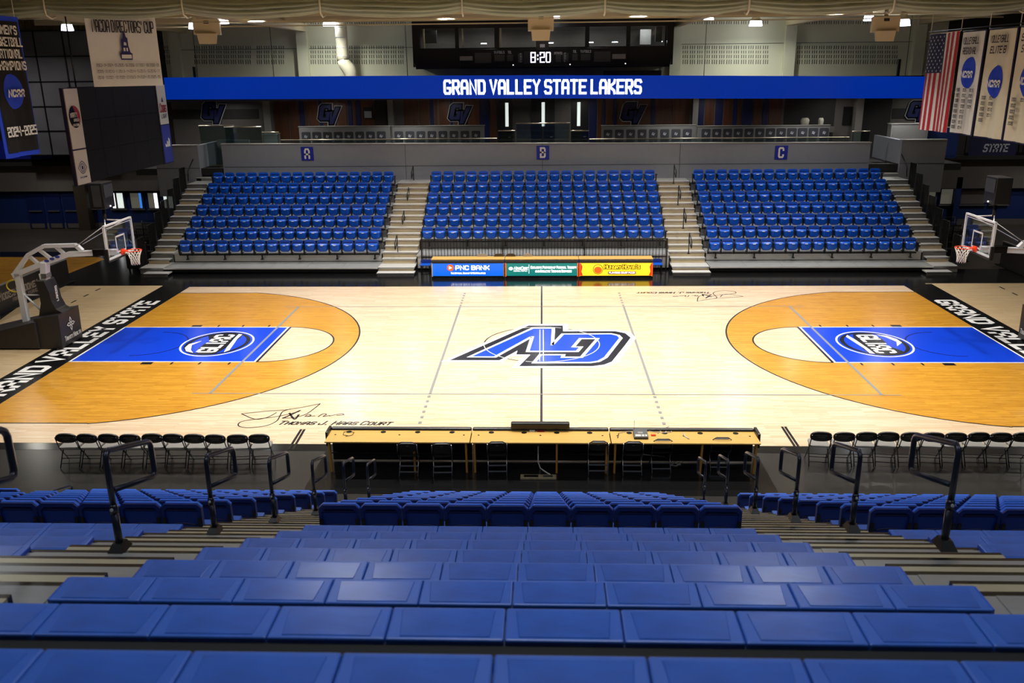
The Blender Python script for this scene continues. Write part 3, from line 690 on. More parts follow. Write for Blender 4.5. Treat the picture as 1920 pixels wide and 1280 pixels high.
for u0, u1, v0, v1 in ((862, 886, 104, 112), (890, 921, 98, 117), (927, 946, 102, 114), (951, 962, 102, 114), (971, 980, 100, 117), (1042, 1052, 102, 117), (1055, 1066, 100, 116), (1073, 1083, 102, 114), (1089, 1107, 102, 114), (1114, 1145, 98, 117), (1148, 1173, 103, 112)):
    MB().box(sx(u0), sx(u1), -.015, 0, sz(v1), sz(v0)).build('display_field', 'console_dark' if u0 not in (862, 1148) else 'seat_grey', sb)
MB().box(sx(982), sx(1036), -.015, 0, sz(119), sz(96)).build('clock_field', 'black_plastic', sb)
m = MB(); text(m, '8:20', (sx(995), -.022, sz(117.5)), XX, ZZ, .5, .22, .10, .34, width=sx(1032.5)-sx(995)); m.build('clock_digits', 'led_digit', sb)
for s_, u, v, w_ in (('TM FOULS', 926, 100, 20), ('TOL', 952, 100, 7.5), ('PERIOD', 1039, 103, 15), ('TOL', 1074, 100, 7.5), ('TM FOULS', 1088, 100, 20)):
    m = MB(); text(m, s_, (sx(u), -.01, sz(v)), XX, ZZ, .13, .07, .2, width=sx(u+w_)-sx(u)); m.build('caption', 'silver_print', sb)
for u in (975, 1058):
    m = MB()
    for k, ch in enumerate('FOUL'): text(m, ch, (sx(u), -.02, sz(103+4.4*k)), XX, ZZ, .09, .06, .2)
    m.build('caption', 'silver_print', sb)
for u, v in ((962, 121.5), (1069, 121.5), (1173, 121)): MB().tube([(sx(u), -.03, sz(v)), (sx(u), 0, sz(v))], .03, 8).build('indicator', 'led_text', sb)
p = at(1017, 85, 1, 19.3); o = MB().box(p.x-.32, p.x+.32, 19.1, 19.45, p.z-.22, p.z+.22).build('shot_camera', 'black_plastic'); tag(o, 'small black camera box under the middle beige loudspeaker', 'camera'); MB().box(p.x-.12, p.x+.12, 19.06, 19.1, p.z-.1, p.z+.05).build('lens', 'led_text' if 0 else 'silver_print', o)
o = MB().box(at(1133, 137, 1, 20).x, at(1240, 137, 1, 20).x, 20, 20.6, 7.06, 8.2).build('equipment_case', 'black_plastic'); tag(o, 'black equipment case below the press box behind the ribbon display', 'case')
# ------------------------------------------------------------------ hanging curtain
CY = 3.0
hang = [-420, -165, 95, 350, 605, 868, 1133, 1400, 1668, 1920, 2180]
hx = [at(u, 25, 1, CY).x for u in hang]
def cur(u_, v_):
    x = -20.5+41*u_; k = max(i for i in range(len(hx)-1) if hx[i] <= x or i == 0); t = min(1, max(0, (x-hx[k])/(hx[k+1]-hx[k]))); sag = (4*t*(1-t))**.75
    zz = 10.10-.17*sag-.006*x; a = v_*2*math.pi
    hh = .24+.05*sag; dy = .26+.07*sag
    pl_ = 1+.26*(abs(math.sin(a*6.5+.5*math.sin(x*.8)+.3*math.sin(x*2.1)))-.5)*(.45+.55*sag)
    return V((x, CY+math.cos(a)*dy*pl_, zz+hh+math.sin(a)*hh*pl_))
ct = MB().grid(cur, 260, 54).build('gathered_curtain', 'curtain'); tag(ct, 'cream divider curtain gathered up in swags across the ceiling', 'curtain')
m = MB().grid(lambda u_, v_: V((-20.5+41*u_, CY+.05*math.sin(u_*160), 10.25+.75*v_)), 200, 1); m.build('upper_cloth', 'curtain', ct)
for x in hx:
    if abs(x) < 20.4: MB().tube([(x, CY-.3, 10.95), (x, CY-.34, 10.3), (x, CY-.28, 10.02-.006*x), (x, CY, 9.93-.006*x), (x, CY+.28, 10.0-.006*x)], .03, 6).build('strap', 'curtain_strap', ct)
MB().tube([(-20.5, CY, 10.95), (20.5, CY, 10.95)], .05, 8).build('track', 'beam_cream', ct)
# ------------------------------------------------------------------ beige loudspeakers, lamps, duct
for (u, v0, v1, lb) in ((389, 36, 83, 'beige box loudspeaker hanging between the banner and the video board end'), (1014, 27, 77, 'beige box loudspeaker hanging in front of the press box'), (1659, 31, 78, 'beige box loudspeaker hanging near the flag')):
    y = 14; c = at(u, (v0+v1)/2, 1, y); a = at(u, v0, 1, y).z-c.z; b = at(u, v1, 1, y).z-c.z; h = a-b
    t = thing('loudspeaker', lb, 'loudspeaker', c, 'beige ceiling loudspeakers', rz=.25 if u < 600 else (-.25 if u > 1300 else 0))
    MB().box(-.56, .56, -.3, .35, b+h*.38, a).build('upper_cabinet', 'speaker_beige', t, .02)
    MB().hexa([(-.37, -.42, b), (.37, -.42, b), (.33, .1, b+.02), (-.33, .1, b+.02), (-.42, -.5, b+h*.42), (.42, -.5, b+h*.42), (.4, .2, b+h*.42), (-.4, .2, b+h*.42)]).build('lower_horn', 'speaker_beige', t, .015)
    MB().box(-.08, .08, -.02, .02, a, 10.9-c.z).build('hanger', 'beam_cream', t); MB().box(-.1, .12, -.315, -.3, a-.2, a-.08).build('socket_plate', 'console_dark', t)
lamps = [(617, 44, 21, .34, 'over section A side of the far wall, beside the silver duct'), (1417, 44, 21, .34, 'over section C side of the far wall'), (1693, 43, 15.5, .32, 'just beside the beige loudspeaker near the flag'), (708, 35, 20, .25, 'behind the curtain between duct and press box'), (1329, 34.5, 20, .26, 'behind the curtain beside the press box end'),
         (363, 49, 14, .22, 'under the loudspeaker at the banner side'), (1629, 34, 18, .24, 'beyond the loudspeaker near the flag'), (1040, 31, 17, .26, 'beside the middle loudspeaker'), (126, 52, 14, .26, 'between the black banner and the white banner'), (418, 39, 15, .26, 'above the loudspeaker at the banner side')]
for u, v, y, r, lb in lamps:
    c = at(u, v, 1, y); t = thing('high_bay_lamp', 'lit ceiling lamp '+lb, 'lamp', c, 'lit ceiling lamps')
    MB().tube([(0, 0, -.12), (0, 0, .14)], [r, r*.8], 14).build('lens', 'lamp', t)
    MB().tube([(0, 0, .14), (0, 0, .3), (0, 0, .5)], [r*.82, r*.55, r*.3], 14).build('housing', 'beam_cream', t)
    MB().tube([(0, 0, .45), (0, 0, max(.6, 10.95-c.z))], .02, 6).build('stem', 'beam_cream', t)
for u in (617, 1417): p = at(u, 60, 1, 20.5); area(p.x, 19.6, 10.3, 190, .5, (.98, 1, .92), 160)
area(-17.5, 9.8, 10.6, 24, .4, (1, .95, .9), 70, (0, 0, 0)); area(14.5, 8.0, 10.6, 60, .4, (1, .95, .9), 120, (0, math.radians(25), 0))
p = at(639.5, 60, 1, 21.4); d = thing('air_duct', 'round silver air duct with an elbow hanging in front of the far wall', 'duct', (p.x, 21.4, 9.4))
MB().tube([(0, 0, 1.55), (0, 0, .3), (0, 0, -.35), (.04, 0, -.55)], .31, 20).build('duct_shaft', 'duct_silver', d)
MB().tube([(.0, 0, -.5), (.08, 0, -.72), (.24, 0, -.92), (.38, 0, -1.15), (.42, 0, -1.5), (.42, 0, -2.2)], [.315, .33, .36, .36, .34, .34], 20).build('duct_elbow', 'duct_silver', d)
for z in (1.1, .6, .1, -.35): MB().tube([(0, 0, z), (0, 0, z+.03)], .32, 20).build('duct_band', 'silver_print', d)
# ================================================================== FAR STANDS
DZ, DY = .405, .81
def deck_z(k): return .28+DZ*k
def deck_y(k): return 9.9 if k == 0 else 11.1+DY*(k-1)
SECT = {'A': (-16.35, -7.02, 0), 'B': (-5.42, 5.5, 1), 'C': (7.12, 16.4, 0)}
for nm, (x0, x1, k0) in SECT.items():
    t = thing('telescopic_bleacher', 'grey telescopic seating platform of section %s with %s rows' % (nm, 'six' if k0 else 'seven'), 'bleacher', ((x0+x1)/2, 10, 0), 'telescopic platforms across the court'); w2 = (x1-x0)/2
    for k in range(k0, 8):
        y0 = (deck_y(k) if k > k0 or not k0 else 10.55)-10; y1 = deck_y(k+1)-10; z = deck_z(k)
        if k == 7: y1 = 7.3
        n = 6
        for j in range(n):
            a = -w2+2*w2*j/n; b = -w2+2*w2*(j+1)/n
            MB().box(a+.006, b-.006, y0, y1, z-.06, z).build('deck_board', 'deck_grey', t)
        zl = .0 if k == k0 else deck_z(k-1)
        MB().box(-w2, w2, y0+.04, y0+.07, zl+(0.02 if k > k0 else .1), z-.06).build('riser', 'deck_light' if k == 1 else ('riser_grey' if k > k0 else 'dark_void'), t)  # lighter colour under the bottom seats makes up for their shade
        MB().box(-w2, w2, y0-.012, y0, z-.055, z+.004).build('nosing', 'deck_light', t)
    if not k0:
        MB().box(-w2, w2, .05, .12, .02, .22).build('front_skirt', 'black_plastic', t)
        p = at(370 if nm == 'A' else (1640 if nm == 'C' else 0), 509, 1, 10.04)
        m = MB(); text(m, 'SAFE TREADS' if nm == 'A' else 'EXIT', (p.x-(x0+x1)/2-.3, .04, .12), XX, ZZ, .07, .05, .2, width=.6 if nm == 'A' else .25); m.build('stencil', 'silver_print', t)
    m = MB()
    for s in (-1, 1):
        pts = [(s*w2, .0, .02)]+[q for k in range(k0, 8) for q in ((s*w2, (deck_y(k) if k > k0 or not k0 else 10.55)-9.99, deck_z(k-1) if k else .02), (s*w2, (deck_y(k) if k > k0 or not k0 else 10.55)-9.99, deck_z(k)-.01))]+[(s*w2, 7.2, deck_z(7)-.01), (s*w2, 7.2, .02)]
        pts[0] = (s*w2, (9.9 if not k0 else 10.55)-9.99, .02)
        m.prism([V(q) for q in pts], (-s*.03, 0, 0))
    m.build('side_skirt', 'black_plastic', t)
    if k0:
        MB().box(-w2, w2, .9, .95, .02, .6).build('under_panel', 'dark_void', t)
# guard rail in front of section B
t = thing('guard_rail', 'black barred guard rail along the front of section B', 'railing', (.08, 10.35, 0)); z0, z1 = .12, 1.42
MB().box(-5.25, 5.25, -.02, .02, z1-.03, z1).build('top_rail', 'black_steel', t); MB().box(-5.25, 5.25, -.02, .02, .62, .655).build('middle_rail', 'black_steel', t)
MB().box(-5.25, 5.25, -.02, .02, z0, z0+.03).build('bottom_rail', 'black_steel', t)
bar_ = MB().box(-.011, .011, -.011, .011, z0, z1); b0 = None
for k in range(78):
    x = -5.2+k*10.4/77
    if b0 is None: b0 = bar_.build('baluster', 'black_steel', t); b0.location.x = x
    else: c = b0.copy(); COL.objects.link(c); c.parent = t; c.location.x = x
for x in (-5.25, -1.75, 1.75, 5.25): MB().box(x-.025, x+.025, -.025, .025, 0, z1).build('post', 'black_steel', t)
# ---- stadium seats
def seat_parts(t):
    b = MB().prism([V((x, .03, .86+z)) for x, z in rrect(.475, .43, .09, 4, .05)], (0, .05, .0)); b.build('backrest', 'seat_blue', t, .012)
    g = MB()
    for z in (.965, .925): g.box(-.19, .19, .018, .034, z, z+.012)
    g.build('back_groove', 'dark_line', t)
    def pan(a, c):
        P = rrect(.45, .36, .13, 4, -.06); x = (a-.5)*2; z = (c-.5)*2
        xx = .235*x*(1-.12*max(0, -z)**3)*math.sqrt(max(.0, 1-.25*z*z*abs(x)**3)); zz = .18*z*math.sqrt(max(0, 1-.42*abs(x)**4*(1 if z < 0 else .15)))
        e = (1-abs(x)**4)*(1-abs(z)**4); return V((xx, -.01-.11*max(0, e)**.5-.02*math.exp(-((z-.62)/.12)**2), .74+zz))
    b = MB().grid(pan, 10, 10); b.grid(lambda a, c: pan(1-a, c)*1+V((0, .035+2*(-pan(1-a, c).y-.01)*.3, 0)), 6, 6); b.build('seat_pan', 'seat_blue', t); MB().box(-.055, .055, -.155, -.10, .838, .862).build('pan_glint', 'sign_white', t)  # small white plate painted as the highlight on the pan's ridge
    MB().box(-.285, -.255, -.1, .1, .5, .86).box(-.30, -.25, -.16, .08, .86, .89).box(-.29, -.25, -.02, .2, .4, .52).build('armrest', 'black_plastic', t)
seat0 = None; extra = MB()
SD = 9.0/16
def far_label(nm, k, j, n): 
    frm = {'A': 'from the outer stairs', 'B': 'from the section A aisle', 'C': 'from the section B aisle'}[nm]
    return 'blue folding seat in section %s, %s row up, %s %s' % (nm, ORD[k], ORD[j], frm)
nseat = 0
for nm, xa, xb, n, ks in (('A', -16.14, -7.23, 16, range(0, 7)), ('B', -5.37, 5.45, 19, range(1, 7)), ('C', 7.31, 16.2, 16, range(0, 7))):
    xa *= .989; xb *= .989; pitch = (xb-xa-.475)/(n-1)
    for k in ks:
        z = deck_z(k)-.28+.205-.005*k; y = 10.97+DY*k
        for j in range(n):
            x = xa+.2375+pitch*j
            if k == 6 and nm in 'AC':
                extra_seats = globals().setdefault('EX', []); extra_seats.append((x, y, z)); continue
            lb = far_label(nm, k-(1 if nm == 'B' else 0), j, n)
            if seat0 is None:
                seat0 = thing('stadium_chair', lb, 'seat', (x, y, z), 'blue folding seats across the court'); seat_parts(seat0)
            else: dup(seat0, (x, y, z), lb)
        xr = xb+.06
        # beam and clamps that carry the row
        br = thing('chair_support', 'black mounting bar under the %s row of section %s seats' % (ORD[k-(1 if nm == 'B' else 0)], nm), 'support', (0, y, z), 'black bars under the seat rows')
        MB().box(xa-.05, xb+.05, -.03, .03, .41, .47).build('mounting_bar', 'black_steel', br)
        for q in range(0, n, 3):
            xq = xa+.3+pitch*q; MB().box(xq-.02, xq+.02, -.03, .12, .38, .42).box(xq-.025, xq+.025, -.03, .03, .24, .42).box(xq-.05, xq+.05, -.08, .06, .22, .26).build('clamp', 'black_plastic', br)
        MB().box(xr-.02, xr+.02, -.12, .08, .5, .86).box(xr-.03, xr+.06, -.18, .06, .86, .89).build('end_arm', 'black_plastic', br)
ex = MB()
for ch in list(seat0.children):
    me = ch.data
# the top rows of A and C, past the three hundred largest, as one joined object
parts = {}
for ch in seat0.children: parts.setdefault(ch.data.materials[0].name, []).append(ch.data)
exr = None
vs, fs, mi, sm, mats = [], [], [], [], []
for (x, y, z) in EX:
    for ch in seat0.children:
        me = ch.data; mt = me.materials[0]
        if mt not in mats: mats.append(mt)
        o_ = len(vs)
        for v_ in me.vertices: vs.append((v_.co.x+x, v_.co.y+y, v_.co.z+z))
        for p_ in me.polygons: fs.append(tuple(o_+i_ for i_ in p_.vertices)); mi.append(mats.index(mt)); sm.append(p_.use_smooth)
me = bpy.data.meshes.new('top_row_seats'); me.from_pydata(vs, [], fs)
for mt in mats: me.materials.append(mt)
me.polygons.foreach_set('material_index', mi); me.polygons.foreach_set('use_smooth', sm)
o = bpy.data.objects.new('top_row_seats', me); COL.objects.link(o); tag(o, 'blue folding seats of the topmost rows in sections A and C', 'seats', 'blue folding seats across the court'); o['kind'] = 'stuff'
# ---- aisle stairs
def stairs(x0, x1, label, light, s0=9.35, sx0=None, sx1=None):
    t = thing('aisle_stairs', label, 'stairs', ((x0+x1)/2, 10, 0), 'metal aisle stairs across the court'); w2 = (x1-x0)/2; c = (x0+x1)/2
    def step(a, b, y0, y1, z, zl, rm):
        o = MB().box(a, b, y0-10, y1-10, z-.045, z).build('tread', 'deck_light', t)
        MB().box(a, b, y0-10-.01, y0-10, z-.05, z+.004).build('nosing', 'alu', o)
        MB().box(a+.02, b-.02, y0-10+.03, y0-10+.05, zl, z-.045).build('riser_board', rm, t)
    step((sx0 or x0)-c, (sx1 or x1)-c, 9.42, 9.9, .14, .0, 'riser_grey')
    for k in range(0, 8):
        y0 = deck_y(k); y1 = deck_y(k+1) if k < 7 else 17.3; z = deck_z(k)
        if k == 0: y0 = 9.9
        step(-w2, w2, y0, y1, z, deck_z(k-1) if k else .02, 'riser_tan' if light and k % 1 == 0 else 'riser_grey')
        if k < 7: step(-w2+.04, w2-.04, y1-.38, y1, z+DZ*.5, z, 'riser_tan')
    return t
stairs(-7.02, -5.45, 'light metal stairs in the aisle between section A and section B', 1, sx0=-7.0, sx1=-5.4)
stairs(5.52, 7.1, 'light metal stairs in the aisle between section B and section C', 1, sx0=5.5, sx1=7.08)
for s in (-1, 1):
    xa, xb = (-17.4, -16.37) if s < 0 else (16.42, 17.45)
    t = stairs(xa, xb, 'metal stairs outside section A next to the video board' if s < 0 else 'metal stairs outside section C next to the flag', 0, sx0=-17.05 if s < 0 else 15.95, sx1=-15.97 if s < 0 else 17.0)
    for k, (y, z) in enumerate(((17.3, 3.3), (17.65, 3.5), (18.0, CZ))):
        MB().box(-.5, .5, y-10-.02, (17.65, 18.0, 18.4)[k]-10, z-.05, z).build('tread', 'deck_light', t)
        MB().box(-.5, .5, y-10, y-10+.03, z-.22, z-.05).build('riser_board', 'riser_grey', t)
# hand rails in the far aisles
h0 = None
for c_, x, ps in (('A and B', -6.35, ((746, 475), (759, 428), (768, 384), (776, 343))), ('B and C', 6.2, ((1291, 473), (1281, 426), (1271, 382), (1263, 342)))):
    for k, (u, v) in enumerate(ps):
        b = at(u, v, 0, x); lb = 'black loop handrail between sections %s, %s from the floor' % (c_, ORD[k])
        if h0 is None:
            t = h0 = thing('aisle_handrail', lb, 'handrail', b, 'black loop handrails in the far aisles')
            MB().tube([(0, 0, -.06), (0, 0, .78), (0, -.05, .83), (0, -.62, .60), (0, -.66, .54), (0, -.66, .34), (0, -.62, .30), (0, 0, .54)], .022, 8).build('loop_tube', 'black_steel', t)
            MB().box(-.06, .06, -.06, .06, -.06, -.04).build('base_plate', 'black_steel', t)
        else: dup(h0, b, lb)
# outer guard panels with mesh
g0 = None
for s in (-1, 1):
    for k in range(7):
        x = -17.37 if s < 0 else 17.42; y = deck_y(k)+.05; z = deck_z(k)
        lb = 'black barred guard panel beside the outer stairs of section %s, %s from the floor' % ('A' if s < 0 else 'C', ORD[k])
        if g0 is None:
            t = g0 = thing('stair_guard', lb, 'railing', (x, y, z), 'black guard panels on the outer stairs')
            MB().tube([(0, 0, .0), (0, 0, 1.25), (0, .7, 1.25), (0, .7, .0)], .02, 6).build('panel_frame', 'black_steel', t)
            m = MB()
            for q in range(1, 9): m.box(-.008, .008, .078*q-.008, .078*q+.008, .1, 1.25)
            m.build('bars', 'black_steel', t)
            MB().box(-.003, .003, 0, .7, .1, 1.25).build('mesh_infill', 'mesh', t)
        else: dup(g0, (x, y, z), lb)
    x = -17.45 if s < 0 else 17.5
    t = thing('stair_handrail', 'dark slanted handrail at the top of the section %s outer stairs' % ('A' if s < 0 else 'C'), 'handrail', (x, 16.4, deck_z(6)))
    MB().tube([(0, 0, .5), (0, .1, 1.0), (0, 1.3, 1.7), (0, 1.5, 1.65), (0, 1.5, .4)], .03, 8).build('rail_tube', 'black_steel', t)
# folded stage pieces beside the outer stairs
for s in (-1, 1):
    for k in range(3):
        x = s*(18.3+.35*k); y = 12.3+1.5*k
        t = thing('folding_barrier', 'black folding barrier stored beside the section %s stairs, %s back' % ('A' if s < 0 else 'C', ORD[k]), 'barrier', (x, y, 0), 'black folding barriers beside the outer stairs')
        MB().tube([(-.55, 0, 0), (-.55, 0, 1.45), (.55, 0, 1.45), (.55, 0, 0)], .03, 8).build('frame', 'black_steel', t)
        m = MB()
        for q in range(11): m.box(-.5+.1*q-.01, -.5+.1*q+.01, -.01, .01, .6, 1.3)
        m.box(-.55, .55, -.015, .015, .58, .62).box(-.55, .55, -.015, .015, 1.28, 1.32).build('bars', 'black_steel', t)
        MB().box(-.5, .5, -.2, .2, .25, .55).build('folded_seat', 'black_plastic', t)
        for q in (-.5, .5): MB().tube([(q, -.35, .03), (q, .35, .03)], .03, 6).build('foot', 'black_steel', t)
t = thing('equipment_cart', 'black covered equipment cart at the foot of the section A outer stairs', 'cart', (-17.9, 10.9, 0)); MB().box(-.3, .3, -.5, .5, .12, 1.15).build('cover', 'black_vinyl', t, .05)
for a in (-.22, .22):
    for b in (-.4, .4): MB().tube([(a-.02, b, .06), (a+.02, b, .06)], .06, 10).build('caster', 'black_plastic', t)
MB().tube([(-.25, -.5, 1.1), (.1, -.75, 1.5), (.25, -.5, 1.1)], .02, 6).build('push_handle', 'alu', t)

# ================================================================== ground level beyond the stands
def wallband(x0, x1, z0, z1, m, name, y=21.5, d=.2, parent=None):
    return struct(MB().box(x0, x1, y, y+d, z0, z1), name, m, parent)
zL = lambda u, v: at(u, v, 1, 21.5)
a = zL(150, 358).z; b = zL(150, 318).z
for s in (-1, 1):
    u = 150 if s < 0 else 1780
    zb_, zt_ = at(u, 357 if s < 0 else 352, 1, 21.5).z, at(u, 318 if s < 0 else 275, 1, 21.5).z
    x0, x1 = sorted((s*19.0, s*34)); lw = wallband(x0, x1, 0, zb_, 'wall_blue', 'wall_lobby'); fa = wallband(x0, x1, zb_, 3.55, 'conc_grey', 'wall_fascia', 21.2, .5)
    wallband(x0, x1, 3.55, 3.75, 'conc_dark', 'floor_balcony', 20.9, 2)
    wallband(x0, x1, 3.75, 11.6, 'conc_dark', 'wall_balcony', 22.6, .2)
    MB().box(x0, x1, -.012+21.5, 21.5, 0, .32).build('kick_band', 'conc_grey', lw)
# left: three blue doors, post, lit windows
for i, (u0, u1) in enumerate(((54, 85), (90, 118), (122, 152))):
    p, q = zL(u0, 400), zL(u1, 400); d = struct(MB().box(p.x, q.x, 21.44, 21.5, .05, zL(100, 359).z-.03), 'door_%d' % (i+4), 'door_blue')
    MB().box(p.x+.1, q.x-.1, 21.36, 21.42, .98, 1.04).build('push_bar', 'alu', d); MB().box(p.x+.1, q.x-.1, 21.425, 21.44, .05, .3).build('kick_plate', 'conc_grey', d)
p, q = zL(155, 400), zL(176, 400); struct(MB().box(p.x, q.x, 20.9, 21.5, 0, 2.5), 'pillar_brown', 'brown_post')
for i, (u0, u1, cols) in enumerate(((206, 238, ((.1, .3, 'led_text'), (.45, .85, 'window_lit'))), (243, 272, ((.0, .65, 'window_dim'), (.68, .85, 'window_blue'))), (276, 300, ((.0, .55, 'window_dim'), (.6, .95, 'led_text'))), (305, 328, ((.05, .35, 'window_lit'), (.45, .95, 'window_lit'))), (171, 180, ((.2, .9, 'window_lit'),)))):
    p, q = zL(u0, 360), zL(u1, 391); wd = struct(MB().box(p.x, q.x, 21.46, 21.5, q.z, p.z), 'window_%d' % (i+1), 'conc_dark')
    for a, b, mm in cols: MB().box(p.x+(q.x-p.x)*a, p.x+(q.x-p.x)*b, 21.44, 21.46, q.z+.04, p.z-.04).build('pane', mm, wd)
    MB().box(p.x-.05, q.x+.05, 21.38, 21.5, q.z-.06, q.z).build('sill', 'alu', wd)
    MB().box(p.x-.03, p.x+.03, 21.42, 21.46, q.z, p.z).box(q.x-.03, q.x+.03, 21.42, 21.46, q.z, p.z).box(p.x, q.x, 21.42, 21.46, p.z-.05, p.z).build('window_frame', 'door_blue', wd)
# right: windows
for i, (u0, u1, mm) in enumerate(((1733, 1752, 'window_dim'), (1764, 1784, 'window_dim'), (1802, 1846, 'conc_grey'), (1858, 1888, 'conc_grey'))):
    p, q = at(u0, 353, 1, 21.5), at(u1, 383, 1, 21.5); wd = struct(MB().box(p.x, q.x, 21.46, 21.5, q.z, p.z), 'window_%d' % (i+6), 'conc_dark')
    MB().box(p.x+.04, q.x-.04, 21.44, 21.46, q.z+.04, p.z-.04).build('pane', mm, wd); MB().box(p.x-.05, q.x+.05, 21.38, 21.5, q.z-.06, q.z).build('sill', 'alu', wd)
    MB().box(p.x-.03, p.x+.03, 21.42, 21.46, q.z, p.z).box(q.x-.03, q.x+.03, 21.42, 21.46, q.z, p.z).build('window_frame', 'door_blue', wd)
p = at(1788, 400, 1, 21.4); struct(MB().box(p.x-.15, p.x+.15, 21.2, 21.5, 0, 2.6), 'column_blue', 'wall_blue')
# balcony rails and far upper glazing, corrugated wall
for s, (u0, u1, v) in ((-1, (-60, 150, 282)), (1, (1812, 2000, 262))):
    p, q = at(u0, v, 1, 21.0), at(u1, v, 1, 21.0); t = thing('balcony_rail', 'black barred balcony rail behind the %s' % ('black banner' if s < 0 else 'hanging white banners'), 'railing', ((p.x+q.x)/2, 21, 3.75)); L2 = (q.x-p.x)/2; h = 1.1
    MB().box(-L2, L2, -.03, .03, h-.05, h).build('top_rail', 'black_steel', t); MB().box(-L2, L2, -.03, .03, 0, .15).build('bottom_rail', 'black_steel', t)
    bb = MB().box(-.02, .02, -.02, .02, 0, h); b1 = None
    for k in range(int(L2*2/.25)):
        if b1 is None: b1 = bb.build('baluster', 'black_steel', t); c = b1
        else: c = b1.copy(); COL.objects.link(c); c.parent = t
        c.location.x = -L2+.25*k
# window wall upstairs, video board side
p0, p1 = at(64, 58, 1, 20.2), at(200, 290, 1, 20.2)
gl = thing('glazed_curtain_wall', 'dark gridded glazing behind the white banner and video board', 'glazing', ((p0.x+p1.x)/2, 20.2, p1.z)); w2 = (p1.x-p0.x)/2+1.6; h = p0.z-p1.z
nx, nz = 4, 5
for i in range(nx):
    for j in range(nz): MB().box(-w2+2*w2*i/nx+.03, -w2+2*w2*(i+1)/nx-.03, 0, .05, h*j/nz+.03, h*(j+1)/nz-.03).build('dark_pane', 'curtain_wall', gl)
for i in range(nx+1): MB().box(-w2+2*w2*i/nx-.03, -w2+2*w2*i/nx+.03, -.04, .08, 0, h).build('mullion', 'black_steel', gl)
for j in range(nz+1): MB().box(-w2, w2, -.04, .08, h*j/nz-.03, h*j/nz+.03).build('transom', 'black_steel', gl)
p0, p1 = at(34, 60, 1, 20.6), at(100, 265, 1, 20.6); cw2 = MB()
for k in range(26): x = p0.x-.4+.16*k; cw2.hexa([(x, 20.6, p1.z), (x+.1, 20.55, p1.z), (x+.15, 20.65, p1.z), (x, 20.7, p1.z), (x, 20.6, 11), (x+.1, 20.55, 11), (x+.15, 20.65, 11), (x, 20.7, 11)])
struct(cw2, 'wall_corrugated', 'corrugated')
for (u0, u1, v0, v1, s_, lb) in ((-10, 97, 264, 298, 'VALLEY', 'blue banner with white letters on the balcony rail behind the black banner'), (1822, 1905, 258, 298, 'STATE', 'navy banner with faint letters on the balcony rail below the white banners')):
    p, q = at(u0, v0, 1, 20.8), at(u1, v1, 1, 20.8); o = MB().box(p.x, q.x, 20.92, 20.96, q.z, p.z).build('rail_banner', 'sign_blue' if u0 < 0 else 'cloth_navy'); tag(o, lb, 'banner')
    m = MB(); text(m, s_, (q.x-1.9 if u0 < 0 else (p.x+.7), 20.915, (p.z+q.z)/2-.2), XX, ZZ, .42, .22, .22, shear=.2, width=1.75 if u0 < 0 else 1.3); m.build('lettering', 'sign_white' if u0 < 0 else 'silver_print', o)
# ---- wall boards behind the baskets
def board(x, y0, y1, face, h, label, txt):
    t = thing('sideline_board', label, 'advertising board', (x, (y0+y1)/2, 0)); L2 = (y1-y0)/2
    MB().box(-.05, .05, -L2, L2, .04, h).build('board_panel', 'pad_black', t); MB().box(-.25, .25, -L2, L2, 0, .04).build('base_plate', 'black_steel', t); MB().box(-.06, .06, -L2, L2, h, h+.03).build('top_edge', 'line_grey', t)
    return t, L2
t, L2 = board(-19.85, -2.5, 8.6, 1, .95, 'dark board with pale lettering and shield behind the basket stand with the cross emblem', 1)
m = MB(); text(m, 'Modern Woodmen', (.056, .7, .40), YY, ZZ, .33, .13, .17, .25, 0, .8, width=2.55); text(m, 'FRATERNAL FINANCIAL', (.056, 1.5, .2), YY, ZZ, .14, .08, .18, .25, 0, .8, width=1.9); m.build('lettering', 'banner_grey', t)
m = MB(); m.poly([V((.056, 3.4+a, .2+c)) for a, c in ((.0, .62), (.35, .68), (.7, .62), (.66, .3), (.35, .0), (.04, .3))], [[V((.056, 3.4+a, .2+c)) for a, c in ((.07, .56), (.35, .61), (.63, .56), (.59, .32), (.35, .1), (.11, .32))]]); m.quad(V((.056, 3.6, .33)), V((.056, 3.68, .33)), V((.056, 3.95, .72)), V((.056, 3.87, .72))); m.build('shield', 'sign_white', t)
board(20.0, -4, 11.5, -1, 1.0, 'plain black board behind the basket beside the flag side', 0)
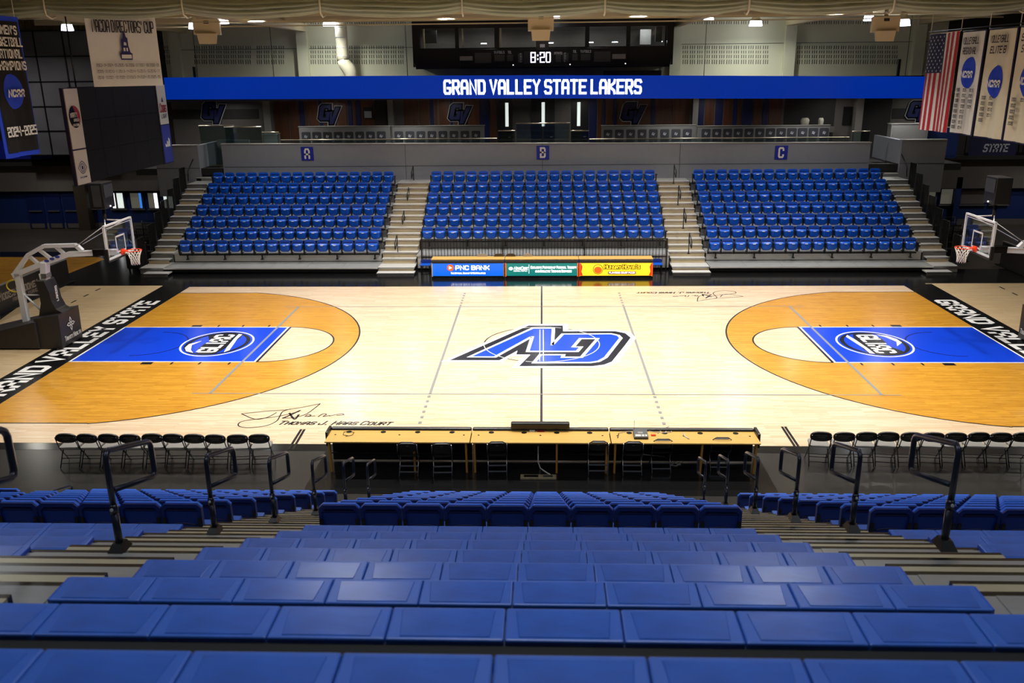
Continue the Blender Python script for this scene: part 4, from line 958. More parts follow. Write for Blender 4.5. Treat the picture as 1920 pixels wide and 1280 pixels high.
# ================================================================== scorer tables
def adtable():
    x0, x1 = -4.6, 4.6; w3 = (x1-x0)/3
    for k in range(3):
        a, b = x0+w3*k, x0+w3*(k+1); nm = ('blue screen advertising table with white bank lettering', 'green screen advertising table with two lines of white text', 'yellow screen advertising table with pizza lettering')[k]
        t = thing('advertising_table', nm, 'table', ((a+b)/2, 8.95, 0), 'screen tables in front of section B'); L2 = w3/2-.01; h = .8
        MB().box(-L2, L2, .0, .06, .1, h-.09).build('screen_case', 'black_steel', t); MB().box(-L2, L2, -.02, .1, h-.13, h-.02).build('front_pad', 'pad_black', t, .02)
        MB().box(-L2-.0, L2, .02, .62, h, h+.03).build('table_top', 'table_wood', t, .006)
        MB().box(-L2+.03, L2-.03, -.012, 0, .13, .66).build('screen', ('led_pnc', 'led_green', 'led_yellow')[k], t)
        MB().box(-L2, L2, -.01, .1, .02, .1).build('plinth', 'black_steel', t)
        for s in (-1, 1):
            MB().box(s*(L2-.03)-.02, s*(L2-.03)+.02, -.02, 0, .1, .67).build('edge_strip', 'board_white' if k == 0 and s < 0 else ('led_orange' if k else 'table_leg'), t)
            MB().box(s*(L2-.1)-.025, s*(L2-.1)+.025, .1, .55, 0, h).build('leg', 'table_leg', t)
        m = MB(); O = lambda x, z: (x, -.018, z)
        if k == 0:
            text(m, 'PNC BANK', O(-.52, .38), XX, ZZ, .2, .12, .2, width=1.42); text(m, 'The Official Bank of GVSU Athletics', O(-.72, .21), XX, ZZ, .08, .05, .2, .25, 0, .85, width=1.45); m.build('lettering', 'led_text', t)
            o = MB().poly(ell(O(-.73, .48), XX, ZZ, .14, .14, 20)).build('emblem', 'led_orange', t); MB().poly([V((-.79, -.02, .41)), V((-.65, -.02, .48)), V((-.79, -.02, .55))], [[V((-.765, -.02, .45)), V((-.71, -.02, .48)), V((-.765, -.02, .51))]]).build('emblem_triangle', 'led_text', o)
        elif k == 1:
            text(m, 'NovaCare', O(-1.16, .38), XX, ZZ, .15, .09, .17, .22, .2, .8, width=.58); text(m, 'REHABILITATION', O(-1.16, .31), XX, ZZ, .05, .05, .2, width=.56); m.poly(ell(O(-1.28, .44), XX, ZZ, .09, .07, 14)); text(m, '|', O(-.56, .28), XX, ZZ, .28, .1, .05)
            text(m, 'Exclusive Provider of Physical Therapy', O(-.46, .43), XX, ZZ, .115, .07, .2, .25, 0, .85, width=1.9); text(m, 'and Athletic Training Services', O(-.26, .27), XX, ZZ, .115, .07, .2, .25, 0, .85, width=1.5); m.build('lettering', 'led_text', t)
        else:
            for s in (-1, 1): MB().poly([V((s*(L2-.04), -.014, .14)), V((s*(L2-.16), -.014, .14)), V((s*(L2-.1), -.014, .3)), V((s*(L2-.14), -.014, .5)), V((s*(L2-.08), -.014, .65)), V((s*(L2-.04), -.014, .65))]).build('flame_edge', 'led_red', t)
            [text(m, "Hungry Howie's", (-.49+a_, -.017, .41+b_), XX, ZZ, .185, .11, .24, .2, 0, .8, width=1.48) for a_ in (-.022, .022) for b_ in (-.02, .02)]; m.build('lettering_shadow', 'led_olive', t)
            m = MB(); text(m, "Hungry Howie's", (-.49, -.02, .41), XX, ZZ, .185, .11, .17, .2, 0, .8, width=1.48); m.build('lettering', 'led_yellow', t)
            MB().prism([V((.0+x+.25, -.016, .25+z)) for x, z in rrect(1.15, .12, .05)], (0, -.004, 0)).build('caption_plate', 'red_print', t)
            m = MB(); text(m, 'FLAVORED CRUST PIZZA', (-.28, -.022, .215), XX, ZZ, .075, .05, .22, width=1.06); m.build('caption', 'led_text', t)
            o = MB().poly(ell((-.74, -.016, .4), XX, ZZ, .21, .21, 24), [ell((-.74, -.016, .4), XX, ZZ, .19, .19, 24)]).build('round_badge', 'line_black', t)
            MB().poly(ell((-.74, -.0165, .37), XX, ZZ, .16, .14, 20)).build('badge_face', 'led_orange', o)
adtable()
# chairs and seats behind the screen tables
q0 = None
for k in range(19):
    x = -4.95+.545*k; lb = 'low blue seat behind the screen tables, %s from the section A aisle' % ORD[k]
    if q0 is None:
        t = q0 = thing('sideline_chair', lb, 'seat', (x, 10.0, 0), 'low blue seats behind the screen tables')
        MB().prism([V((a, 0, .52+c)) for a, c in rrect(.46, .16, .07, 3)], (0, .05, 0)).build('backrest', 'shaded_back_blue', t); MB().box(-.22, .22, -.38, 0, .4, .45).build('seat', 'seat_blue', t, .015)
        MB().box(-.2, -.16, -.3, .0, 0, .42).box(.16, .2, -.3, 0, 0, .42).build('leg_frame', 'black_steel', t)
    else: dup(q0, (x, 10.0, 0), lb)
for u, mm, lb in ((905, 'banner_grey', 'grey rounded chair back behind the blue screen table'), (936, 'brown_post', 'brown chair back behind the joint of the blue and green screen tables'), (958, 'brown_post', 'brown chair back behind the green screen table'), (990, 'banner_grey', 'grey rounded chair back behind the green screen table')):
    x = at(u, 484, 1, 9.75).x; t = thing('desk_chair', lb, 'chair', (x, 9.72, 0), 'odd chairs behind the screen tables')
    MB().prism([V((a, -.22, .78+c)) for a, c in rrect(.42, .34, .13, 4)], (0, .04, 0)).build('backrest', mm, t); MB().box(-.22, .22, -.2, .2, .43, .48).build('seat', mm, t, .02)
    MB().tube([(0, 0, .04), (0, 0, .43)], .03, 8).build('pedestal', 'black_steel', t); MB().box(-.25, .25, -.03, .03, 0, .04).box(-.03, .03, -.25, .25, 0, .04).build('base', 'black_steel', t)
# near table
NT = -8.72
seg = ((-4.64, -1.53), (-1.51, 1.47), (1.49, 4.62))
for k, (a, b) in enumerate(seg):
    lb = ('long wood topped scorer table nearest the row of ten folding chairs by the banner side', 'middle wood topped scorer table with the raised black pad', 'long wood topped scorer table holding the scoring console')[k]
    t = thing('scorer_table', lb, 'table', ((a+b)/2, NT, 0), 'scorer tables on the near side of the court'); L2 = (b-a)/2; h = .76
    MB().hexa([(-L2, -.62, h-.03), (L2, -.62, h-.03), (L2, .03, h-.03), (-L2, .03, h-.03), (-L2, -.62, h), (L2, -.62, h), (L2, .03, h), (-L2, .03, h)]).build('table_top', 'table_wood', t, .006)
    MB().box(-L2, L2, .03, .09, .04, h+.02).build('front_panel', 'black_vinyl', t); MB().box(-L2, L2, .0, .12, h-.03, h+.055).build('front_pad', 'black_vinyl', t, .035)
    MB().box(-L2, L2, -.12, -.06, .26, .28).build('cable_rail', 'black_vinyl', t)
    for x in ((-L2+.08), (L2-.08), 0.35):
        MB().hexa([(x-.02, -.52, 0), (x+.02, -.52, 0), (x+.02, -.46, 0), (x-.02, -.46, 0), (x-.02, -.6, h-.03), (x+.02, -.6, h-.03), (x+.02, -.5, h-.03), (x-.02, -.5, h-.03)]).build('leg', 'table_leg', t)
    n = 4
    for q in range(n):
        x = -L2+.42+(2*L2-.84)*q/(n-1); MB().tube([(x, -.09, h), (x, -.09, h+.006)], .06, 12).build('grommet', 'line_black', t)
    for x in (-L2+.15, 0, L2-.15): MB().tube([(x, -.24, h), (x, -.24, h+.005)], .022, 8).build('grommet', 'line_black', t)
MB().box(-4.70, -4.64, NT-.3, NT+.1, .5, .84).build('end_pad', 'black_vinyl', None, .02)
o = bpy.data.objects['end_pad']; tag(o, 'small black pad on the end of the scorer tables toward the ten-chair banner side', 'pad'); o.name = 'end_pad'
o2 = MB().box(4.62, 4.69, NT-.3, NT+.1, .5, .84).build('end_pad', 'black_vinyl', None, .02); tag(o2, 'small black pad on the table end beside the flag side chairs', 'pad')
o = MB().box(at(958, 800, 1, NT).x, at(1068, 800, 1, NT).x, NT-.02, NT+.12, .79, .95).build('possession_pad', 'black_vinyl', None, .03); tag(o, 'raised black padded block on the middle scorer table', 'pad'); MB().box(-.55, .55, NT+.12, NT+.13, .82, .9).build('label_strip', 'line_black', o)
# console and odds and ends on the table
def on(u, v): return at(u, v, 2, .765)
p = on(1201, 818); t = thing('scoring_console', 'dark scoring console with pale keys on the scorer table', 'console', (p.x, p.y, .76))
MB().hexa([(-.15, -.14, 0), (.15, -.14, 0), (.15, .14, 0), (-.15, .14, 0), (-.15, -.14, .05), (.15, -.14, .05), (.15, .14, .1), (-.15, .14, .1)]).build('console_body', 'console_dark', t)
for x0, x1, y0, y1 in ((-.12, .0, -.11, -.04), (.02, .07, -.11, -.04), (.09, .13, -.11, -.04), (-.06, .05, .0, .06)):
    f = lambda y: .05+.05*(y+.14)/.28+.004
    MB().hexa([(x0, y0, f(y0)-.004), (x1, y0, f(y0)-.004), (x1, y1, f(y1)-.004), (x0, y1, f(y1)-.004), (x0, y0, f(y0)), (x1, y0, f(y0)), (x1, y1, f(y1)), (x0, y1, f(y1))]).build('key_pad', 'console_light' if y0 < -.05 else 'seat_grey', t)
MB().tube([(-.13, .12, .09), (-.13, .13, .32)], .004, 6).build('antenna', 'line_black', t)
def wire(pts, name, label, r=.008, m='cable_white', cat='cable', zz=.77):
    o = MB().tube([V((*on(u, v)[:2], zz)) if len(q_) == 2 else V(q_) for q_ in pts for u, v in [q_[:2]]], r, 6).build(name, m); tag(o, label, cat); return o
wire([(1233, 812), (1245, 804), (1262, 803), (1258, 810), (1240, 812), (1238, 805), (1255, 800), (1247, 811)], 'tangled_cable', 'tangled white cable loops on the scorer table beyond the console')
wire([(1160, 812), (1175, 809), (1190, 808), (1200, 806), (1215, 808), (1235, 811)], 'thin_cable', 'thin pale cable running behind the scoring console', .006)
wire([(652, 817), (643, 815), (645, 810), (655, 808), (664, 811), (660, 816), (648, 818)], 'microphone_cable', 'small dark cable loop near the banner side end of the scorer tables', .006, 'line_black')
wire([(1160, 813), (1158, 821)], 'hand_switch', 'thin dark T shaped stick on the scorer table beside the console', .01, 'line_black', 'switch'); 
wire([(1281, 812), (1284, 818), (1292, 823)], 'marker_pen', 'white pen with a short black tail on the scorer table', .012, 'console_light', 'pen')
p = on(1225, 816); o = MB().box(p.x-.05, p.x+.05, p.y-.03, p.y+.03, .76, .785).build('small_box', 'hoop_orange'); tag(o, 'tiny orange box beside the scoring console', 'box')
p = on(998, 808); o = MB().box(p.x-.06, p.x+.06, p.y-.04, p.y+.04, .76, .785).build('socket_block', 'console_light'); tag(o, 'small pale socket block under the raised pad', 'socket')
p = on(1014, 808); o = MB().box(p.x-.08, p.x+.08, p.y-.04, p.y+.04, .76, .775).build('socket_block', 'red_print'); tag(o, 'small dark red socket strip under the raised pad', 'socket')
def fl(u, v, z=.012): return V((*at(u, v, 2, 0)[:2], z))
o = MB().tube([V((*at(1009, 836, 1, -9.15)[:2], at(1009, 836, 1, -9.15).z)), at(1009, 850, 1, -9.17), at(1009, 866, 1, -9.2), fl(1013, 878), fl(1018, 882), fl(1027, 888), fl(1031, 893, .05)], .013, 8).build('power_cable', 'cable_white'); tag(o, 'white power cable hanging from the middle scorer table to the floor box', 'cable')
o = MB().tube([V((1.95, NT-.3, .68)), V((1.96, NT-.34, .40)), fl(1277, 860), fl(1278, 868), fl(1268, 874), fl(1258, 873), fl(1264, 868), fl(1276, 872)], .012, 8).build('power_cable', 'cable_white'); tag(o, 'white cable coil hanging beside a folding chair under the console table', 'cable')
a, b = fl(976, 892), fl(1043, 898); t = thing('floor_power_box', 'beige floor power box with dark sockets under the scorer tables', 'power box', ((a.x+b.x)/2, b.y+.04, 0)); L2 = (b.x-a.x)/2
MB().box(-L2, L2, -.09, .09, 0, .05).build('box_body', 'power_box', t, .01); MB().box(-L2*.8, -.0, -.05, .05, .05, .056).build('socket_strip', 'line_black', t); MB().box(.1, L2*.8, -.04, .04, .05, .056).build('socket_strip', 'console_dark', t)
# ================================================================== folding chairs
def fchair(t, seatm='black_vinyl', legm='black_steel'):
    b = MB().prism([V((x, -.20-.10*(z/.24), .70+z)) for x, z in [(.23*math.copysign(abs(math.cos(q))**.8, math.cos(q)), .13*math.copysign(abs(math.sin(q))**.9, math.sin(q))-.02*math.cos(q)**2*0) for q in [2*math.pi*k/24 for k in range(24)]]], (0, .03, .01)); b.build('backrest', 'black_plastic', t)
    MB().prism([V((x, y+.02, .44)) for x, y in rrect(.42, .40, .07, 3)], (0, 0, .035)).build('seat', seatm, t)
    for s in (-1, 1):
        MB().tube([(s*.20, -.27, .76), (s*.21, -.14, .46), (s*.22, .22, .012)], .012, 6).build('leg', legm, t)
        MB().tube([(s*.19, .12, .45), (s*.20, -.05, .3), (s*.205, -.25, .012)], .012, 6).build('leg', legm, t)
    MB().tube([(-.215, .1, .16), (.215, .1, .16)], .009, 6).tube([(-.2, -.21, .11), (.2, -.21, .11)], .009, 6).tube([(-.2, -.14, .2), (.2, -.14, .2)], .009, 6).build('cross_bar', legm, t)
    m = MB(); text(m, 'HAAS COURT', (-.13, -.212, .72), XX, V((0, -.4, 1)), .03, .02, .2, width=.26); text(m, 'LAKERS', (-.08, -.197, .675), XX, V((0, -.4, 1)), .025, .02, .2, width=.16); m.build('back_print', 'seat_grey', t)
f0 = None
for k in range(10):
    u = 129+39.6*k; p = at(u+4, 868 if 1 else 0, 1, -9.05); x = p.x; lb = 'black folding chair facing the court on the banner side, %s from the scorer tables' % ORD[9-k]
    if f0 is None: f0 = thing('folding_chair', lb, 'chair', (x, -8.9, 0), 'two rows of ten folding chairs facing the court'); fchair(f0, 'seat_grey')
    else: dup(f0, (x, -8.9+random.uniform(-.02, .02), 0), lb, rz=random.uniform(-.05, .05)+.08)
f0.rotation_euler.z = .08
for k in range(10):
    u = 1550+42.1*k; p = at(u-8, 868, 1, -9.0); dup(f0, (p.x, -8.65+random.uniform(-.02, .02), 0), 'black folding chair facing the court on the flag side, %s from the scorer tables' % ORD[k], rz=random.uniform(-.05, .05)-.10)
f1 = None
for u, v, dim in ((766, 894, 0), (829, 895, 1), (932, 893, 0), (1121, 892, 0), (1186, 893, 0), (1240, 888, 0), (1350, 885, 1)):
    p = at(u, v, 2, 0); lb = {766: 'glossy black folding chair under the banner side end of the scorer tables', 829: 'dull black folding chair beside the glossy one under the first table', 932: 'black folding chair under the middle table, banner side', 1121: 'black folding chair between the power box and the console table', 1186: 'black folding chair right below the scoring console',
                                     1240: 'black folding chair beside the coiled white cable', 1350: 'black folding chair at the flag side end of the scorer tables'}[u]
    if f1 is None:
        t = f1 = thing('folding_chair', lb, 'chair', (p.x, p.y+.25, 0), 'folding chairs tucked under the scorer tables')
        MB().prism([V((x, -.20-.08*(z/.24), .66+z)) for x, z in rrect(.40, .22, .09, 5)], (0, .03, .01)).build('backrest', 'black_plastic', t)
        MB().prism([V((x, y+.02, .44)) for x, y in rrect(.40, .38, .06, 3)], (0, 0, .03)).build('seat', 'black_vinyl', t)
        for s in (-1, 1):
            MB().tube([(s*.205, -.26, .76), (s*.205, -.2, .5), (s*.21, .2, .012)], .011, 6).build('leg', 'alu', t)
            MB().tube([(s*.195, .1, .45), (s*.20, -.25, .012)], .011, 6).build('leg', 'alu', t)
        MB().box(-.2, .2, -.245, -.235, .1, .13).box(-.2, .2, -.16, -.15, .2, .23).build('cross_bar', 'alu', t); MB().box(-.025, .025, -.215, -.205, .7, .715).build('maker_label', 'silver_print', t)
        MB().tube([(-.2, -.22, .5), (-.19, -.26, .77), (-.12, -.275, .82), (.12, -.275, .82), (.19, -.26, .77), (.2, -.22, .5)], .012, 6).build('back_frame', 'navy_steel', t)
    else: dup(f1, (p.x, p.y+.25, 0), lb, rz=random.uniform(-.06, .06))
for u, v, mm, lb in ((372, 920, 'red_glow', 'small red light reflection marker on the dark floor beyond the near seats'), ):
    p = at(u, v, 2, 0); o = MB().box(p.x-.06, p.x+.06, p.y-.02, p.y+.02, 0, .012).build('red_reflection', mm); tag(o, 'small painted red light reflection on the dark floor beyond the seats', 'light')  # glowing box stands for a red light reflected in the floor
# ================================================================== baskets
def hoop(label):
    t = thing('basketball_hoop', label, 'basketball hoop', (0, 0, 0), 'portable basketball hoops')   # x measured from half court, opening toward +x
    P = lambda x, z, y=0: V((x, y, z))
    # base and padding
    MB().hexa([P(-17.9, .05, -.7), P(-15.85, .05, -.7), P(-15.85, .05, .7), P(-17.9, .05, .7), P(-17.9, .45, -.7), P(-15.85, .92, -.7), P(-15.85, .92, .7), P(-17.9, .45, .7)]).build('base', 'pad_black', t, .03)
    MB().prism([P(x, z, -.62) for x, z in ((-15.95, .03), (-15.15, .03), (-15.12, 1.14), (-15.35, 1.22), (-15.46, 1.5), (-15.47, 1.75), (-15.6, 2.12), (-15.86, 2.12), (-15.8, 1.7), (-15.8, 1.4), (-15.92, .92))], (0, 1.24, 0)).build('front_padding', 'pad_black', t, .03) if 0 else None
    MB().prism([P(x, z, -.62) for x, z in ((-15.95, .03), (-15.15, .03), (-15.12, 1.12), (-15.92, 1.0))], (0, 1.24, 0)).build('front_padding', 'pad_black', t, .03)
    MB().prism([P(x, z, -.3) for x, z in ((-15.95, .95), (-15.14, 1.1), (-15.34, 1.22), (-15.45, 1.5), (-15.47, 1.75), (-15.58, 2.14), (-15.86, 2.14), (-15.8, 1.72), (-15.8, 1.42))], (0, .6, 0)).build('column_padding', 'pad_black', t, .03)
    MB().tube([P(-17.6, .06, -.5), P(-17.6, .06, .5)], .06, 8).build('axle', 'black_steel', t)
    m = MB()
    m.bar(P(-15.72, 1.9, 0), P(-15.62, 2.68, 0), .26, .18, (1, 0, 0))
    MB().box(-15.73, -15.56, -.15, .15, 2.2, 2.34).build('upright_clamp', 'alu', t)
    m.build('front_upright', 'hoop_white', t); m = MB()
    m.bar(P(-16.55, .5, 0), P(-16.55, 2.32, 0), .16, .17, (1, 0, 0))
    m.build('rear_upright', 'hoop_white', t)
    m = MB()
    for y in (0,):
        L_ = [(-16.66, 2.3), (-16.09, 2.93), (-15.55, 3.2), (-14.52, 3.22), (-14.36, 3.04)]
        for a, b in zip(L_, L_[1:]): m.bar(P(*a, y), P(*b, y), .14, .11)
    m.build('upper_chord', 'hoop_white', t); m = MB()
    for y in (0,):
        L_ = [(-16.7, 2.26), (-15.74, 2.62), (-14.8, 2.94), (-13.95, 2.98)]
        for a, b in zip(L_, L_[1:]): m.bar(P(*a, y), P(*b, y), .16, .16)
    m.build('lower_chord', 'hoop_white', t); m = MB()
    for a, b in (((-16.05, 2.85), (-15.8, 2.6)), ((-15.75, 3.1), (-15.35, 2.75)), ((-15.2, 3.2), (-14.9, 2.9)), ((-16.5, 2.42), (-16.35, 2.6))):
        m.bar(P(*a, 0), P(*b, 0), .10, .09)
    m.build('lattice_strut', 'hoop_white', t)
    MB().bar(P(-14.0, 3.0), P(-13.25, 3.0), .22, .17).build('board_arm', 'hoop_white', t); MB().bar(P(-13.98, 3.0), P(-13.6, 3.0), .24, .19).build('arm_cover', 'line_black', t)
    for y in (0,): MB().tube([P(-16.5, 1.68, y), P(-15.9, .98, y)], .032, 8).build('brace', 'hoop_white', t)
    MB().tube([P(-16.5, 1.62), P(-15.8, 1.62)], .022, 8).build('cross_brace', 'hoop_white', t)
    for k in range(3): MB().poly([P(-15.5+.18*k+a*.08, 2.74+.065*k+b*.045, -.085) for a, b in [(math.cos(q), math.sin(q)) for q in [math.pi*2*j/12 for j in range(12)]]]).build('round_decal', 'board_blue', t)
    # board
    bx_ = -13.1; y0, y1, z0, z1 = -.915, .915, 2.90, 3.97
    b = MB()
    for a in ((y0, y1, z0, z0+.06), (y0, y1, z1-.05, z1), (y0, y0+.05, z0, z1), (y1-.05, y1, z0, z1)): b.box(bx_-.05, bx_+.01, *a)
    b.build('board_frame', 'hoop_white', t)
    MB().box(bx_-.015, bx_, y0+.05, y1-.05, z0+.06, z1-.05).build('board_pane', 'acrylic', t)
    b = MB()
    for a in ((-.305, .305, 3.5, 3.55), (-.305, -.255, 3.05, 3.55), (.255, .305, 3.05, 3.55), (-.305, .305, 3.03, 3.08), (y0+.09, y1-.09, z1-.11, z1-.09), (y0+.09, y0+.11, z0+.1, z1-.09), (y1-.11, y1-.09, z0+.1, z1-.09)): b.box(bx_+.001, bx_+.004, *a)
    b.build('target_square', 'hoop_white', t)
    b = MB(); b.box(bx_-.07, bx_+.03, y0-.03, y1+.03, z0-.045, z0+.01).box(bx_-.07, bx_+.03, y0-.04, y0+.015, z0-.03, z0+.36).box(bx_-.07, bx_+.03, y1-.015, y1+.04, z0-.03, z0+.36); b.build('edge_padding', 'black_vinyl', t)
    # rim and net
    r = MB().box(bx_+.01, bx_+.05, -.1, .1, 2.93, 3.09).hexa([P(bx_+.05, 2.99, -.09), P(bx_+.17, 3.02, -.05), P(bx_+.17, 3.02, .05), P(bx_+.05, 2.99, .09), P(bx_+.05, 3.06, -.09), P(bx_+.17, 3.055, -.05), P(bx_+.17, 3.055, .05), P(bx_+.05, 3.06, .09)])
    cx = bx_+.15+.2286; r.tube([P(cx+.2286*math.cos(a), 3.05, .2286*math.sin(a)) for a in [2*math.pi*k/28 for k in range(28)]], .013, 6, True)
    r = r.build('rim', 'hoop_orange', t); n = MB(); rows = [(3.04, .228), (2.95, .19), (2.86, .155), (2.77, .135), (2.68, .125), (2.6, .13)]
    for k in range(12):
        for d in (-1, 1):
            n.tube([P(cx+rr*math.cos((k+d*.5*i)*math.pi/6), z, rr*math.sin((k+d*.5*i)*math.pi/6)) for i, (z, rr) in enumerate(rows)], .0075, 4)
    n.build('net', 'net_white', r)
    # shot clock on top and stays
    for y in (-.8, .8): MB().tube([P(-14.45, 3.2, y*.3), P(-13.18, 3.93, y)], .012, 6).build('stay_rod', 'hoop_white', t)
    MB().tube([P(-13.2, 3.9, -.6), P(-13.5, 4.02), P(-13.2, 3.9, .6)], .02, 6).build('clock_bracket', 'hoop_white', t)
    MB().tube([P(-13.48, 4.0), P(-13.48, 4.4)], .05, 8).build('clock_post', 'black_steel', t)
    c = MB().box(-13.72, -13.26, -.33, .33, 4.38, 5.17).build('shot_clock', 'black_plastic', t, .02)
    MB().box(-13.25, -13.24, -.28, .28, 4.72, 5.1).build('clock_face', 'console_dark', c); MB().box(-13.6, -13.35, -.345, -.33, 4.45, 5.1).build('side_face', 'console_dark', c); MB().box(-13.28, -13.235, -.02, .02, 4.42, 4.46).build('indicator', 'led_text', c)
    # print on the padding
    m = MB(); F = lambda y, z: V((-15.115-.03*(z-.5), y, z)); text(m, 'Trinity Health', F(-.48, .22), YY, ZZ, .16, .075, .18, .25, 0, .75, width=.98); fr = m.build('lettering', 'sign_white', t)
    m = MB()
    for d in range(4):
        a = math.pi/2*d+.0; c_, s_ = math.cos(a), math.sin(a); R_ = lambda x, y: V((-15.112, x*c_-y*s_, .68+x*s_+y*c_)); m.poly([R_(.03, .03), R_(.07, .12), R_(.0, .24), R_(-.07, .12), R_(-.03, .03)], [[R_(.015, .06), R_(.035, .12), R_(0, .18), R_(-.035, .12), R_(-.015, .06)]])
    m.build('cross_emblem', 'sign_white', t)
    m = MB(); text(m, 'LAKERS', V((-15.36, -.02, 1.45)), V((0, 0, 1)), V((0, -1, 0)), .12, .07, .2, width=.5); m.build('lettering', 'sign_white', t)
    return t
h = hoop('basketball hoop with white trussed arm on the banner side, cross emblem on its base'); h2 = dup(h, (0, 0, 0), 'basketball hoop on the flag side, its arm cut by the picture edge', rz=math.pi)
o = MB().tube([V((-17.35+.32*math.cos(a), -.95, 2.0+.24*math.sin(a))) for a in [2*math.pi*k/20 for k in range(17)]], .025, 8).build('cable_coil', 'yellow', None) if 0 else None
a = at(14, 536, 1, .75); o = MB().tube([V((a.x+.25+.28*math.cos(q), .75, a.z+.2*math.sin(q))) for q in [math.pi*.35+math.pi*1.3*k/16 for k in range(17)]], .022, 8).build('yellow_hose', 'yellow'); tag(o, 'yellow curved hose hanging behind the rear upright of the basket stand', 'hose')
MB().tube([V((a.x+.4, .75, a.z+.17)), V((a.x+.72, .3, a.z+.2))], .02, 6).build('hose_end', 'yellow', o)
# ================================================================== video board
vb = thing('video_board', 'large switched-off black video board with white and blue side columns', 'screen', (-17.2, 9.95, 6.1)); Z0, Z1 = -1.75, 1.74
MB().box(-.35, -.02, -3.35, 3.38, Z0+.03, Z1+.02).build('screen_case', 'screen_black', vb)
for k in range(5):
    for j in range(3): MB().box(-.02, .0, -3.34+6.7*k/5+.006, -3.34+6.7*(k+1)/5-.006, Z0+.04+3.4*j/3+.005, Z0+.04+3.4*(j+1)/3-.005).build('screen_tile', 'screen_black', vb)
MB().box(-.1, .02, -4.42, -3.37, Z0, Z1).build('side_column', 'board_edge', vb); c = MB().box(.02, .04, -4.36, -3.42, -.42, Z1-.03).build('column_face', 'board_white', vb); MB().box(.02, .04, -4.36, -3.42, Z0+.03, -.48).build('column_face', 'board_white', vb)
MB().box(-.1, .02, 3.4, 4.4, Z0, Z1).build('side_column', 'board_edge', vb); MB().box(.02, .04, 3.45, 4.34, .0, Z1-.03).build('column_face', 'board_white', vb); MB().box(.02, .04, 3.45, 4.34, Z0+.05, -.04).build('column_face', 'board_blue', vb)
MB().poly(ell((.046, -3.89, .72), YY, ZZ, .4, .4, 26)).build('round_logo', 'red_print', vb); MB().poly(ell((.048, -3.89, .72), YY, ZZ, .4, .4, 20, math.pi*.55, math.pi*1.75)).build('round_logo_dark', 'line_black', vb)
m = MB(); text(m, 'MARTY', (.052, -4.2, .7), YY, ZZ, .17, .1, .25, width=.5); text(m, 'GREEN', (.052, -4.0, .55), YY, ZZ, .1, .08, .2, width=.4); text(m, 'LAWN CARE', (.052, -4.1, .38), YY, ZZ, .09, .06, .2, width=.45); m.build('logo_lettering', 'sign_white', vb)
m = MB(); ring(m, (.046, -3.89, -1.12), YY, ZZ, .14, .03, 24); m.stroke([(-.3, 0), (-.14, .17), (0, .24), (.14, .17), (.3, 0), (.14, -.17), (0, -.22), (-.14, -.17)], .03, V((.046, -3.89, -1.12)), YY, ZZ, True); m.poly(ell((.046, -3.89, -1.12), YY, ZZ, .06, .08, 12)); text(m, 'EYE CARE', (.046, -4.15, -1.5), YY, ZZ, .06, .05, .2, width=.5); m.build('eye_logo', 'navy_print', vb)
m = MB(); text(m, 'Coors', (.046, 3.5, .52), YY, ZZ, .4, .13, .16, .15, .12, .8, width=.72); m.build('red_script', 'red_print', vb)
m = MB(); text(m, 'LIGHT', (.046, 3.62, .26), YY, ZZ, .19, .1, .16, width=.58); m.poly([V((.046, 3.78, .98)), V((.046, 3.9, 1.2)), V((.046, 4.0, .98))]); m.build('dark_caption', 'navy_print', vb)
m = MB()
for k in range(3): y = 3.66+.18*k; hh = .16+.12*k; m.poly([V((.046, y, -1.0)), V((.046, y+.15, -1.0)), V((.046, y+.15-.05*0, -1.0+hh-.08)), V((.046, y+.02, -1.0+hh))])
m.build('three_bar_mark', 'sign_white', vb)
for y in (-3, 3): MB().tube([(-.2, y, Z1), (-.2, y, 4.8)], .03, 6).build('hanger', 'black_steel', vb)
# ================================================================== banners
BANNER = []
def banner(name, label, cat, bl, br, h, m, rip=.05, n=24, ph=0):
    "hanging cloth from its lower corners; returns the cloth and a function placing (a, b) in 0..1 on its face"
    bl, br = V(bl), V(br); BANNER[:] = [bl, h]; X = (br-bl); Nn = X.normalized().cross(ZZ)
    def F(a, b, off=0): return bl+X*a+ZZ*h*b+Nn*(rip*math.sin(a*9+ph)*(1-.6*b)+.3*rip*math.sin(a*23+ph*2)*(1-b)+off)
    g = MB().grid(lambda a, b: F(a, b), n, 10); g.grid(lambda a, b: F(1-a, b, -.012), n, 10); o = g.build(name, m); tag(o, label, cat, None)
    return o, F, X, Nn
def btext(m, s, F, X, Nn, a, b, h, H, wd, sw=.22, shear=0, width=None, center=True):
    bl_ = BANNER[0]; H = BANNER[1]
    O = bl_+X*a+ZZ*(H or 1)*b+Nn*.11; text(m, s, O, X, ZZ, h, wd, sw, .22, shear, .8, width=width, center=center)
def oval(F, X, Nn, a, b, rx, ry, parent, w_):
    W_l = X.length; H_l = BANNER[1]; MB().grid(lambda r_, t_: F(a+rx*r_*math.cos(t_*2*math.pi)/W_l, b+ry*r_*math.sin(t_*2*math.pi)/H_l, .025), 4, 36).build('blue_disc', 'cloth_blue', parent); c = BANNER[0]+X*a+ZZ*H_l*b; m = MB(); text(m, 'NCAA', c+Nn*.11-ZZ*.32*ry, X, ZZ, .5*ry*.9, .2*rx, .28, .12, .22, width=w_, center=True); m.build('disc_lettering', 'cloth_white', parent)
def dpt(u, v, D): return CAM+(FW+RT*((u-960)/FPX)-UP*((v-640)/FPX))*D
bl, br = dpt(177, 163, 31), dpt(306, 160, 33); bl.z = br.z = (bl.z+br.z)/2
o, F, X, Nn = banner('hanging_banner', 'white cup banner with a ship tower emblem hanging over the video board', 'banner', bl, br, 2.75, 'cloth_white', .03)
